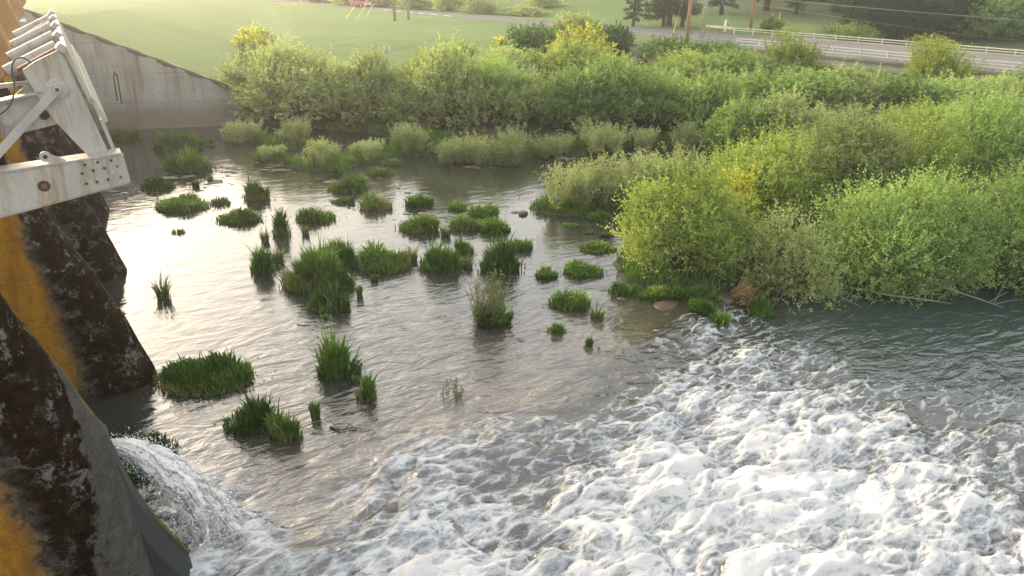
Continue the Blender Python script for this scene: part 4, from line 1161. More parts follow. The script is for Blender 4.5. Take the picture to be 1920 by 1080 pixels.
# ------------------------------------------------------------------ raised steel gate
gt = empty('spillway_gate', dp(0, 14.4, 9.0))
tag(gt, 'raised white painted steel spillway gate with a bolted lower beam', 'spillway gate')
GO = Vector(gt.location)


def gp(u, z_, k=14.4):
    return dp(u, k, z_) - GO


def plate(name, poly, k, th, mat='gate', parent=gt, bevel=0.0):
    return MB().prism([gp(u, z_, k) for u, z_ in poly], DA * th).build(name, M[mat], parent, bevel=bevel)


PLATE = [(-0.53, 11.30), (-0.32, 11.43), (0.05, 11.60), (0.09, 11.48), (0.47, 9.80), (0.17, 9.80), (-0.23, 10.45), (-0.34, 10.70)]
ep = plate('end_plate', PLATE, 14.40, 0.06, bevel=.008)
for i, kk in enumerate((17.2, 19.4, 21.4, 23.2)):
    plate('rib_plate', PLATE, kk, 0.05)
# skin plate along the sloping edge, in overlapping strips
for i, (u0, z0, u1, z1, o) in enumerate(((0.07, 11.60, 0.30, 10.72, 0.0), (0.27, 10.80, 0.43, 10.40, .03), (0.39, 10.45, 0.50, 9.85, 0.0))):
    t = 0.075
    plate('skin_strip', [(u0 + .02 + o, z0), (u0 + t + o, z0 + .02), (u1 + t + o, z1 + .02), (u1 + .02 + o, z1)], 14.36, 9.2)
plate('top_cap', [(-0.02, 11.61), (0.06, 11.70), (0.16, 11.63), (0.10, 11.53)], 14.30, 0.42, bevel=.01)
for i, kk in enumerate((16.6, 18.9, 21.0, 22.9)):
    plate('top_cap', [(-0.02, 11.61), (0.06, 11.70), (0.16, 11.63), (0.10, 11.53)], kk, 0.42, bevel=.01)
# round tubes lying across the top, each behind a rib
for i, kk in enumerate((15.2, 17.3, 19.6, 22.0)):
    tb = MB().tube([gp(-0.78, 11.18, kk), gp(0.02, 11.56, kk)], 0.115, 16).build('cross_tube', M['gate'], gt, smooth=False)
    MB().tube([gp(-0.80, 11.17, kk), gp(-0.775, 11.183, kk)], 0.05, 12).build('tube_bore', M['dark'], tb)
    MB().tube([gp(-0.36, 11.38, kk), gp(-0.33, 11.394, kk)], 0.105, 16).build('clamp_band', M['disc'], tb)
plate('timber_seal', [(-0.60, 11.22), (-0.03, 11.52), (-0.03, 11.60), (-0.60, 11.31)], 14.52, 0.22, 'rust')
# pivot disc, hub and strap
ds = MB().tube([gp(-0.11, 11.0, 14.405), gp(-0.11, 11.0, 14.355)], 0.16, 28).build('pivot_disc', M['disc'], gt)
MB().tube([gp(-0.11, 11.0, 14.356), gp(-0.11, 11.0, 14.20)], 0.055, 18).build('hub', M['gate'], ds)
MB().tube([gp(-0.11, 11.0, 14.202), gp(-0.11, 11.0, 14.19)], 0.028, 12).build('hub_bore', M['dark'], ds)
d1 = Vector((-1.08 + .11, 10.08 - 11.0)).normalized()
nq = Vector((-d1.y, d1.x)) * 0.065
A_, B_ = Vector((-0.13, 10.98)), Vector((-2.2, 9.02))
plate('strap', [tuple(A_ + nq), tuple(A_ - nq), tuple(B_ - nq), tuple(B_ + nq)], 14.27, 0.05, bevel=.006)
plate('strap', [(-0.45, 11.1), (-0.36, 11.03), (-1.3, 10.25), (-1.38, 10.33)], 14.72, 0.05)
# upper beam with round openings
ub = plate('upper_beam', [(-2.6, 10.50), (-0.33, 10.92), (-0.19, 10.41), (-2.6, 9.96)], 14.50, 0.14)
plate('beam_flange', [(-2.6, 10.505), (-0.33, 10.925), (-0.33, 10.955), (-2.6, 10.535)], 14.40, 0.34, parent=ub)
for u, z_, mt in ((-0.89, 10.51, 'disc'), (-0.37, 10.57, 'dark'), (-1.5, 10.39, 'disc')):
    MB().tube([gp(u, z_, 14.502), gp(u, z_, 14.47)], 0.075, 20).build('round_opening', M[mt], ub)
plate('upper_stay', [(-2.6, 10.95), (-0.42, 11.10), (-0.40, 11.04), (-2.6, 10.86)], 14.66, 0.1)
# lower bolted beam
LB = [(-2.6, 9.67), (0.65, 9.89), (0.69, 9.40), (-2.6, 8.82)]
lb = plate('lower_beam', LB, 14.14, 0.10, bevel=.006)
plate('beam_flange', [(-2.6, 9.672), (0.63, 9.892), (0.63, 9.92), (-2.6, 9.70)], 14.12, 0.42, parent=lb)
plate('beam_flange', [(-2.6, 8.80), (0.66, 9.37), (0.66, 9.395), (-2.6, 8.825)], 14.16, 0.38, parent=lb)
for u, z_ in ((0.05, 9.78), (0.25, 9.80), (0.45, 9.81), (-0.01, 9.64), (0.16, 9.67), (0.33, 9.69), (0.53, 9.70), (0.02, 9.46), (0.18, 9.47), (0.35, 9.49), (0.55, 9.51)):
    MB().tube([gp(u, z_, 14.142), gp(u, z_, 14.105)], 0.022, 6).build('bolt', M['rust' if u > .5 else 'pole_dark'], lb)
MB().tube([gp(0.44, 9.61, 14.142), gp(0.44, 9.61, 14.10)], 0.035, 12).build('pin', M['disc'], lb)
MB().tube([gp(-0.59, 9.49, 14.142), gp(-0.59, 9.49, 14.128)], 0.09, 26).build('hole', M['dark'], lb)
MB().tube([gp(-0.59, 9.49, 14.141), gp(-0.59, 9.49, 14.124)], 0.045, 14).build('hole_core', M['rust'], lb)
lug = [(-0.48 + .085 * math.cos(a), 9.955 + .085 * math.sin(a)) for a in np.linspace(.2, math.pi * 1.5, 14)] + [(-0.40, 9.83), (-0.18, 9.85), (-0.24, 9.90)]
lg = plate('lifting_lug', lug, 14.18, 0.05, parent=gt)
MB().tube([gp(-0.48, 9.955, 14.181), gp(-0.48, 9.955, 14.172)], 0.035, 14).build('lug_hole', M['dark'], lg)
# black hose looping over the frame
hp = [gp(u, z_, 14.3) for u, z_ in ((-1.35, 10.62), (-1.02, 10.64), (-0.80, 10.78), (-0.68, 11.05), (-0.66, 11.30), (-0.60, 11.46), (-0.48, 11.50), (-0.38, 11.42))]
sm = []
for i in range(len(hp) - 1):
    p0, p1, p2, p3 = hp[max(i - 1, 0)], hp[i], hp[i + 1], hp[min(i + 2, len(hp) - 1)]
    for t in (0, .25, .5, .75):
        sm.append(0.5 * ((2 * p1) + (p2 - p0) * t + (2 * p0 - 5 * p1 + 4 * p2 - p3) * t * t + (3 * p1 - p0 - 3 * p2 + p3) * t ** 3))
MB().tube(sm + [hp[-1]], 0.013, 8).build('hose', M['hose'], gt, smooth=True)

# ------------------------------------------------------------------ wing wall at the far end
ww = empty('wing_wall', (WA[0], WA[1], 0))
tag(ww, 'streaked concrete wing wall stepping down below the grass bank', 'wall')


def wq(s, n_, z_):
    return Vector((WD[0] * s + WN[0] * n_, WD[1] * s + WN[1] * n_, z_))


def wtop(s):
    return min(2.75 + (10.7 - s) * 0.435, 9.2)


lifts = [(-0.9, 2.02, 0.0), (2.02, 4.35, 0.012), (4.35, 6.7, 0.0), (6.7, 9.3, 0.012)]
for z0, z1, o in lifts:                              # concrete cast in lifts, with recessed joints
    s1 = 10.7 if z1 <= 2.8 else 10.7 - (z0 - 2.75) / 0.435
    pts = [(-16, z0 + .012)]
    if z0 < 2.75:
        pts += [(10.7, z0 + .012), (10.7, min(z1 - .012, wtop(10.7)))]
    else:
        pts += [(s1, z0 + .012)]
    if z1 > 2.75 and wtop(-16) > z1:
        pts += [(10.7 - (z1 - .012 - 2.75) / 0.435, z1 - .012)]
        pts += [(-16, z1 - .012)]
    elif z1 > 2.75:
        pts += [(10.7 - (9.2 - 2.75) / 0.435, 9.2), (-16, 9.2)]
    else:
        pts += [(-16, z1 - .012)]
    MB().prism([wq(s, o, z_) for s, z_ in pts], Vector((*(WN * 1.2), 0))).build('wall_lift', M['wall'], ww)
MB().prism([wq(-16, .03, -.9), wq(10.66, .03, -.9), wq(10.66, .03, 2.7), wq(-4, .03, 9.1), wq(-16, .03, 9.1)], Vector((*(WN * 1.1), 0))).build('joint_core', M['cement'], ww)
MB().prism([wq(-16, -.35, -.8), wq(10.9, -.35, -.8), wq(10.9, -.35, .22), wq(-16, -.35, .22)], Vector((*(WN * .34), 0))).build('footing_ledge', M['wall'], ww)
MB().prism([wq(1.35, -.05, 2.3), wq(1.75, -.05, 2.0), wq(1.78, -.05, 4.2), wq(1.6, -.05, 4.6), wq(1.42, -.05, 4.2)], Vector((*(WN * .044), 0))).build('drain_slot', M['dark'], ww)
MB().prism([wq(1.50, -.08, 2.1), wq(1.62, -.08, 2.1), wq(1.66, -.08, 4.1), wq(1.56, -.08, 4.3)], Vector((*(WN * .05), 0))).build('drain_pipe', M['pole_grey'], ww)
for s in (0.6, 4.6, 7.9, 9.5):
    MB().tube([wq(s, .02, 2.9), wq(s, -.03, 2.9)], .05, 8).build('weep_hole', M['dark'], ww)
fr = MB()
for i in range(46):                                  # dark moss and turf hanging over the coping
    s_ = -14 + i * .54
    fr.tube([wq(s_, .1 + .1 * math.sin(i * 1.7), wtop(s_) + .0), wq(s_ + .62, .1 + .1 * math.sin(i * 1.7 + 1.7), wtop(s_ + .62) + .0)], [.10 + .10 * abs(math.sin(i * 2.3)), .10 + .10 * abs(math.sin(i * 2.3 + 2.3))], 7)
M['turf'] = plain('dark_turf', (0.055, 0.05, 0.025), 0.95, vary=0.6, scale=5, bump_s=1.0, bump_d=0.08)
fr.build('turf_fringe', M['turf'], ww)
# abutment block where the dam meets the bank
e = empty('dam_abutment', dp(-5.5, 66, 0))
tag(e, 'tan concrete abutment block at the far end of the dam', 'abutment')
O = Vector(e.location)
MB().prism([dp(u, 65.8, z_) - O for u, z_ in ((-9, -1), (-1.4, -1), (-1.6, 8.2), (-9, 8.2))], DA * 3).build('block', M['wall'], e, bevel=.05)
MB().prism([dp(u, 65.6, z_) - O for u, z_ in ((-9, 8.201), (-1.5, 8.201), (-1.5, 8.55), (-9, 8.55))], DA * 3.3).build('cap', M['wall'], e, bevel=.03)

# ------------------------------------------------------------------ pipe outlet with its water jet
e = empty('drain_outlet', dp(-.9, 16.9, 3.3))
tag(e, 'dark square drain outlet spouting water beside the nearest pier', 'pipe')
O = Vector(e.location)
MB().prism([dp(u, 16.62, z_) - O for u, z_ in ((-3.0, 2.55), (-0.62, 2.55), (-0.62, 3.1), (-3.0, 3.1))], DA * .55).build('outlet_box', M['cement'], e, bevel=.02)
MB().prism([dp(u, 16.68, z_) - O for u, z_ in ((-0.63, 2.6), (-0.60, 2.6), (-0.60, 3.02), (-0.63, 3.02))], DA * .43).build('outlet_mouth', M['dark'], e)

rs = np.random.RandomState(9)
G_ = 9.81
m, nt, out = new_mat('falling_water')
cx = N(nt, 'ShaderNodeCombineXYZ')
nt.links.new(maths(nt, 'MULTIPLY', attr(nt, 'along'), 1.3), cx.inputs[0])
nt.links.new(attr(nt, 'ca'), cx.inputs[1])
nt.links.new(attr(nt, 'sa'), cx.inputs[2])
nj = noise_node(nt, 2.6, 9, 0.70, 1.0, cx.outputs[0])
nj2 = noise_node(nt, 11, 6, 0.7, 0.6, cx.outputs[0])
hj = maths(nt, 'ADD', nj, maths(nt, 'MULTIPLY', nj2, 0.45))
jb = N(nt, 'ShaderNodeBump', i_Strength=0.8, i_Distance=0.07)
nt.links.new(hj, jb.inputs['Height'])
fo_ = N(nt, 'ShaderNodeBsdfPrincipled', i_Roughness=0.4)
fo_.inputs['Base Color'].default_value = (0.74, 0.74, 0.72, 1)
nt.links.new(jb.outputs[0], fo_.inputs['Normal'])
tr_ = nt.nodes.new('ShaderNodeBsdfTransparent')
dens = maths(nt, 'SUBTRACT', hj, maths(nt, 'MULTIPLY', maths(nt, 'POWER', attr(nt, 'along'), 1.6), 0.34))
mx = nt.nodes.new('ShaderNodeMixShader')
nt.links.new(ramp(nt, dens, [(0.46, 0.0), (0.58, 1.0)]), mx.inputs[0])
nt.links.new(tr_.outputs[0], mx.inputs[1])
nt.links.new(fo_.outputs[0], mx.inputs[2])
nt.links.new(mx.outputs[0], out.inputs['Surface'])
M['jet'] = m
V, Fq, aal, aca, asa = [], [], [], [], []
nr_, nc_ = 120, 72
for layer, (sc_, sd_) in enumerate(((1.0, 0), (0.72, 7), (0.42, 13))):
    b0 = len(V)
    for i in range(nr_):
        q = i / (nr_ - 1)
        for j in range(nc_):
            a = 2 * math.pi * j / nc_
            ca, sa = math.cos(a) * sc_, math.sin(a) * sc_
            p0 = np.array(dp(-0.66, 16.9 + .17 * ca, 2.66 + .13 * sa))
            v0 = np.array(DD * (2.65 + .65 * sa) + DA * (-1.2 + .75 * ca)) + (0, 0, .05 + .30 * sa)
            te = (v0[2] + math.sqrt(v0[2] ** 2 + 2 * G_ * (p0[2] + .04))) / G_
            t = q * te
            p = p0 + v0 * t - np.array([0, 0, .5 * G_]) * t * t
            V.append(p)
            aal.append(q + .25 * layer * 0)
            aca.append(ca * 1.6 + sd_)
            asa.append(sa * 1.6)
    for i in range(nr_ - 1):
        for j in range(nc_):
            Fq.append((b0 + i * nc_ + j, b0 + i * nc_ + (j + 1) % nc_, b0 + (i + 1) * nc_ + (j + 1) % nc_, b0 + (i + 1) * nc_ + j))
V, qa, ca_, sa_ = np.array(V), np.array(aal), np.array(aca), np.array(asa)
for k_ in range(3):
    V[:, k_] += (.02 + .22 * qa) * fbm(qa * 6 + 2.1 * ca_, 2.3 * sa_ + 5 * k_ + qa * 2, 4, 100 + k_) + .05 * (.2 + qa) * fbm(qa * 22 + 6 * ca_, 7 * sa_, 2, 110 + k_)
V[:, 2] = np.maximum(V[:, 2], -.05)
jm = np_mesh('water_jet', V, np.array(Fq), {'along': qa, 'ca': ca_, 'sa': sa_})
tag(link('water_jet', jm, M['jet'], smooth=True), 'white water jet spilling from the drain outlet into the pool', 'water jet')
nd = 13000
q = rs.rand(nd) ** .6
ca, sa = rs.randn(nd) * .6, rs.randn(nd) * .6
p0 = np.array(dp(-0.66, 16.9, 2.66))[None] + np.array(DA)[None] * (.2 * ca)[:, None] + np.array([0, 0, 1.])[None] * (.15 * sa)[:, None]
v0 = np.array(DD)[None] * (2.65 + .65 * sa)[:, None] + np.array(DA)[None] * (-1.2 + .75 * ca)[:, None] + np.array([0, 0, 1.])[None] * (.05 + .30 * sa)[:, None]
te = (v0[:, 2] + np.sqrt(v0[:, 2] ** 2 + 2 * G_ * p0[:, 2])) / G_ * q
cc = p0 + v0 * te[:, None]
cc[:, 2] -= .5 * G_ * te ** 2
cc += rs.randn(nd, 3) * (.03 + .20 * q)[:, None]
cc[:, 2] = np.maximum(cc[:, 2], 0.0) + np.where(q > .88, rs.exponential(.16, nd), 0)
sz = 0.004 + rs.exponential(.007, nd)
sv = (cc[:, None, :] + tet[None] * sz[:, None, None]).reshape(-1, 3)
sf = (np.arange(nd)[:, None, None] * 4 + np.array([(0, 1, 2), (0, 3, 1), (0, 2, 3), (1, 3, 2)])[None]).reshape(-1, 3)
tag(link('jet_droplets', np_mesh('jet_droplets', sv, sf), M['spray']), 'loose droplets around the falling water jet', None, None, 'stuff')
# ------------------------------------------------------------------ vegetation
def leaf_quads(p, d_, ln, wd, rs, tone, upb=0.35):
    """diamond leaves at p along d_"""
    n = len(p)
    r_ = rs.randn(n, 3)
    r_[:, 2] += upb
    s = np.cross(d_, r_)
    s /= np.linalg.norm(s, axis=1, keepdims=True) + 1e-9
    ln, wd = ln[:, None], wd[:, None]
    a = p
    b = p + d_ * ln * .5 + s * wd * .5
    c = p + d_ * ln
    e = p + d_ * ln * .5 - s * wd * .5
    v = np.stack([a, b, c, e], 1).reshape(-1, 3)
    f = np.arange(n * 4).reshape(n, 4)
    return v, f, np.repeat(tone, 4)


def unit(v):
    return v / (np.linalg.norm(v, axis=-1, keepdims=True) + 1e-9)


def crown_mesh(W, H, seed, leaves=16000, lobes=14, ln=0.17, tw_per=15, flowers=0.0, base=0.06, droop=0.0):
    """lumpy crown: lobes over a dome, twigs on the lobes, leaves along the twigs"""
    rs = np.random.RandomState(seed)
    lc, lr = [], []
    for i in range(lobes):
        a = 2.399 * i + rs.rand() * .7
        q = ((i + .5) / lobes) ** .55
        el = rs.rand()
        rad = W * .5 * (0.25 + .45 * q)
        top = H * (0.80 - 0.40 * q * q)
        z_ = H * (base + .16) + (top - H * (base + .16)) * (el ** .7)
        lr.append(W * (0.17 + 0.10 * rs.rand()) * (1 - 0.15 * q) * (14 / lobes) ** .5)
        lc.append((rad * math.cos(a), rad * math.sin(a), z_))
    lc.append((0, 0, H * .68))
    lr.append(W * .24)
    lc, lr = np.array(lc), np.array(lr)
    # keep the crown inside H and W
    lr = np.minimum(lr, np.maximum((H - lc[:, 2]) * 1.0, .2 * W * .6))
    nt_ = leaves // tw_per
    which = rs.choice(len(lc), nt_, p=lr ** 2 / (lr ** 2).sum())
    dr = unit(rs.randn(nt_, 3) + (0, 0, .25))
    ll = rs.rand(len(lc))
    depth = 0.55 + 0.5 * rs.rand(nt_) ** .6
    p0 = lc[which] + dr * (lr[which] * depth)[:, None] * (1, 1, .85)
    td = unit(dr + rs.randn(nt_, 3) * .5 + (0, 0, .75 - droop))
    tl = (0.30 + 1.2 * rs.rand(nt_) ** 3) * (0.6 + .08 * W)
    keep = p0[:, 2] > H * base * rs.rand(nt_)
    p0, td, tl, which, depth = p0[keep], td[keep], tl[keep], which[keep], depth[keep]
    nt_ = len(p0)
    s = np.tile(np.linspace(0.08, 1, tw_per), nt_)
    ti = np.repeat(np.arange(nt_), tw_per)
    bend = np.stack([np.zeros(len(s)), np.zeros(len(s)), -0.25 * droop * s * s], 1)
    lp = p0[ti] + (td[ti] + bend) * (tl[ti] * s)[:, None] + rs.randn(len(s), 3) * .035
    lp[:, 2] = np.maximum(lp[:, 2], 0.02)
    ld = unit(td[ti] * .8 + rs.randn(len(s), 3) * .8)
    L = ln * (.65 + .6 * rs.rand(len(s)))
    tone = np.clip(-.02 + .42 * ll[which][ti] + .42 * rs.rand(nt_)[ti] + .20 * rs.rand(len(s)) + .18 * (s - .3), 0, 1)
    v, f, t4 = leaf_quads(lp, ld, L, L * (.45 + .2 * rs.rand(len(s))), rs, tone)
    fl_i = None
    if flowers:
        hi = (lp[:, 2] > H * .35) & (rs.rand(len(s)) < flowers) & (noise2(lp[:, 0] * .9, lp[:, 1] * .9 + lp[:, 2], seed % 50) > -.25)
        fl_i = hi
    m_ = np_mesh('crown', v, f, {'tone': t4})
    if flowers:
        m_.materials.append(M['leaf_p'])
        m_.materials.append(M['flower'])
        m_.polygons.foreach_set('material_index', fl_i.astype(np.int32))
    return m_, lc, lr


def stems_mesh(lc, H, seed, r0=0.06, twig=True, extra=0):
    rs = np.random.RandomState(seed)
    mb = MB()
    for c_ in lc:
        b = Vector((rs.randn() * .12 + c_[0] * .12, rs.randn() * .12 + c_[1] * .12, -.25))
        t_ = Vector(c_)
        mid = b.lerp(t_, .5) + Vector((rs.randn() * .12, rs.randn() * .12, .12 * H))
        pts = [b.lerp(mid, q).lerp(mid.lerp(t_, q), q) for q in (0, .25, .5, .75, 1)]
        mb.tube(pts, [r0, r0 * .8, r0 * .6, r0 * .42, r0 * .25], 5, cap=False)
        for j in range(3):
            dv = Vector((rs.randn(), rs.randn(), .5 + rs.rand())).normalized() * .14 * H
            mb.tube([pts[3], pts[3] + dv * .5, pts[3] + dv], [r0 * .35, r0 * .22, r0 * .1], 4, cap=False)
    return mb


def mb_mesh(mb, name):
    m_ = bpy.data.meshes.new(name)
    m_.from_pydata([tuple(p) for p in mb.v], [], mb.f)
    return m_


def willow_mesh(W, H, seed, shoots=70, per=52, ln=.15):
    """spray of upright arching shoots with narrow leaves"""
    rs = np.random.RandomState(seed)
    V, Fc, T = [], [], []
    mb = MB()
    nclump = 5
    cc = np.stack([(rs.rand(nclump) - .5) * W * .55, (rs.rand(nclump) - .5) * W * .4], 1)
    ch = .55 + .45 * rs.rand(nclump)
    P, D, L, TN = [], [], [], []
    for i in range(shoots):
        cidx = i % nclump
        b = np.array([cc[cidx, 0] + rs.randn() * .12 * W * .4, cc[cidx, 1] + rs.randn() * .08 * W, -.05])
        a = rs.rand() * 6.283
        lean = .12 + .55 * rs.rand() ** 1.3
        h = H * ch[cidx] * (.5 + .5 * rs.rand())
        dirh = np.array([math.cos(a), math.sin(a)]) * lean * min(h, W * .55)
        ss = np.linspace(0, 1, 7)
        pts = np.stack([b[0] + dirh[0] * ss ** 1.4, b[1] + dirh[1] * ss ** 1.4, b[2] + h * (ss - .10 * lean * ss ** 3)], 1)
        mb.tube([Vector(q) for q in pts[::2]], [.014, .011, .008, .004], 3, cap=False)
        s = .12 + .88 * rs.rand(per)
        q = np.stack([np.interp(s, ss, pts[:, j]) for j in range(3)], 1)
        tg = unit(pts[-1] - pts[0])
        P.append(q + rs.randn(per, 3) * .05 * (.5 + W * .15))
        D.append(unit(tg * .7 + rs.randn(per, 3) * .75 + (0, 0, .1)))
        L.append(ln * (.6 + .6 * rs.rand(per)))
        TN.append(np.clip(.2 + .35 * ch[cidx] * rs.rand() + .3 * s + .15 * rs.rand(per), 0, 1))
    P, D, L, TN = map(np.concatenate, (P, D, L, TN))
    v, f, t4 = leaf_quads(P, D, L, L * .38, rs, TN)
    return np_mesh('crown', v, f, {'tone': t4}), mb_mesh(mb, 'stems')


def tuft_mesh(W, H, kind, seed):
    rs = np.random.RandomState(seed)
    dense = {'r': 620, 's': 560, 'w': 130}[kind]
    n = int(np.clip(dense * (W * (W * .62) + .10) / .7, 110, 2600))
    a = rs.rand(n) * 6.283
    rr = np.sqrt(rs.rand(n)) * (1 + .5 * (rs.rand(n) < .07))
    ns_ = 1 if (W < .45 or kind == 'w') else int(np.clip(2 + W * 2.6, 3, 10))
    # a clump is several merging mounds of unequal size
    sa_, sr_ = rs.rand(ns_) * 6.283, np.sqrt(rs.rand(ns_)) * (0 if ns_ == 1 else 1)
    size_ = (.45 + .55 * rs.rand(ns_)) * (.60 if ns_ > 1 else 1.0)
    size_[0] = .72 if ns_ > 1 else 1.0
    sr_[0] *= .5
    sx_, sy_ = np.cos(sa_) * (.35 + .65 * sr_) * (1 - size_ * .62) * W * .62 * (ns_ > 1), np.sin(sa_) * sr_ * (1 - size_ * .5) * W * .40
    hs_ = (.32 + .68 * rs.rand(ns_)) * (.6 + .4 * size_)
    hs_ /= hs_.max()
    wh = rs.choice(ns_, n, p=size_ ** 2 / (size_ ** 2).sum())
    bx = sx_[wh] + W * .46 * size_[wh] * rr * np.cos(a)
    by = sy_[wh] + W * .34 * size_[wh] * rr * np.sin(a)
    if kind == 's':
        h = H * hs_[wh] * np.clip(1.05 - .45 * rr ** 2, .2, 1.1) * (.50 + .58 * rs.rand(n))
        lean = .12 + .45 * np.minimum(rr, 1) + .3 * rs.rand(n) ** 2
    else:
        h = H * hs_[wh] * np.clip(1.05 - .40 * rr ** 3, .2, 1.1) * (.42 + .70 * rs.rand(n) ** .8) * (1 + .45 * (rs.rand(n) < .05))
        lean = .06 + .30 * rs.rand(n) ** 2 + .18 * np.minimum(rr, 1) * rs.rand(n)
    if kind == 'w':
        h *= .55 + .55 * rs.rand(n)
        lean = .15 + .4 * rs.rand(n)
    la = a + rs.randn(n) * .9
    dx, dy = np.cos(la) * lean * h, np.sin(la) * lean * h
    wd = (.012 + .014 * rs.rand(n)) * (1.3 if kind != 'w' else 1.0) * (0.8 + .25 * min(W, 2))
    ta = rs.rand(n) * 6.283
    sx, sy = np.cos(ta) * wd, np.sin(ta) * wd
    lev = []
    for s_, wf in ((0, .8), (.45, 1.0), (.8, .7)):
        cx, cy, cz = bx + dx * s_ ** 2, by + dy * s_ ** 2, h * (s_ - .12 * lean * s_ ** 2) - .12 * (s_ == 0)
        lev.append(np.stack([cx - sx * wf, cy - sy * wf, cz], 1))
        lev.append(np.stack([cx + sx * wf, cy + sy * wf, cz], 1))
    tipz = h * (1 - .25 * lean) if kind != 's' else h * (1 - .45 * lean)
    lev.append(np.stack([bx + dx * 1.15, by + dy * 1.15, tipz], 1))
    v = np.stack(lev, 1).reshape(-1, 3)
    b = np.arange(n)[:, None, None] * 7
    f = (b + np.array([(0, 1, 3), (0, 3, 2), (2, 3, 5), (2, 5, 4), (4, 5, 6)])[None]).reshape(-1, 3)
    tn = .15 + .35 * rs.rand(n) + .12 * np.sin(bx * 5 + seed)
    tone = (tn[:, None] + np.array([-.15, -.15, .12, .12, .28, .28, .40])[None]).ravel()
    me = np_mesh('blades', v, f, {'tone': np.clip(tone, 0, 1)})
    return me


ORD = 'first second third fourth fifth sixth seventh eighth ninth tenth eleventh twelfth thirteenth fourteenth fifteenth sixteenth seventeenth eighteenth nineteenth twentieth twenty-first twenty-second twenty-third twenty-fourth twenty-fifth twenty-sixth'.split()
DEADMAT = {'r': 'reed', 's': 'sedge', 'w': 'wisp'}
TNAME = {'r': ('reed_clump', 'reeds'), 's': ('sedge_tuft', 'sedge'), 'w': ('reed_wisp', 'reeds')}


def root_mesh(W, seed):
    """dark clod of roots and mud at the foot of a clump"""
    rs = np.random.RandomState(seed)
    n, rings = 18, 4
    v = [(0, 0, .055)]
    for r_ in range(1, rings + 1):
        for j in range(n):
            a = 2 * math.pi * j / n
            q = W * .36 * r_ / rings * (1 + .25 * math.sin(3 * a + seed) + .15 * rs.rand())
            v.append((q * math.cos(a), q * .72 * math.sin(a), .06 * (1 - (r_ / rings) ** 2) - .05 * (r_ == rings) + .012 * rs.rand()))
    f = [(0, 1 + j, 1 + (j + 1) % n) for j in range(n)]
    for r_ in range(rings - 1):
        for j in range(n):
            o = 1 + r_ * n
            f.append((o + j, o + n + j, o + n + (j + 1) % n, o + (j + 1) % n))
    mm = bpy.data.meshes.new('root_clod')
    mm.from_pydata(v, [], f)
    return mm


for i, (x, y, w, h, kd, lab) in enumerate(TUFTS):
    zb = max(tz(x, y + w * .2), -0.02 if ledge(x, y) < 0.6 else -.3)
    e = empty(TNAME[kd][0], (x, y + w * .18, zb))
    tag(e, lab, TNAME[kd][1], 'green clumps standing in the pool')
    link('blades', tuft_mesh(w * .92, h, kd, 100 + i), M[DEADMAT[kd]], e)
    if w > .5 and kd != 'w':                          # stray shoots and low bits scattered round the clump
        link('side_shoots', tuft_mesh(w * 1.32, h * .55, 'w', 700 + i), M['sedge' if i % 3 else 'wisp'], e)
    if w > .55 and kd != 'w':
        link('root_clod', root_mesh(w * .85, 300 + i), M['rock'], e, True)
    if i in (18, 46, 47, 66, 17, 28, 50, 33):                 # clumps with last year's straw among the blades
        link('dead_straw', tuft_mesh(w * .6, h * .75, 'w', 500 + i), M['straw'], e)

# spray of fine shoots standing alone in mid-stream
wmsh, wst = willow_mesh(1.9, 2.9, 77, 80, 26, .11)
e = empty('willow_seedling', (-0.9, 26.5, -.03))
tag(e, 'lone willow seedling with a fan of thin upright shoots in mid stream', 'willow')
link('crown', wmsh, M['wisp'], e)
link('stems', wst, M['twig'], e)
link('blades', tuft_mesh(1.35, .95, 's', 778), M['sedge'], e)
link('root_clod', root_mesh(1.1, 779), M['rock'], e, True)
wmsh, wst = willow_mesh(1.1, 1.0, 78, 16, 14, .09)
e = empty('twiggy_sprig', (-1.9, 21.0, -.05))
tag(e, 'almost leafless twig sprig standing in the fast water above the rapids', 'sprig')
link('crown', wmsh, M['wisp'], e)
link('stems', wst, M['twig'], e)

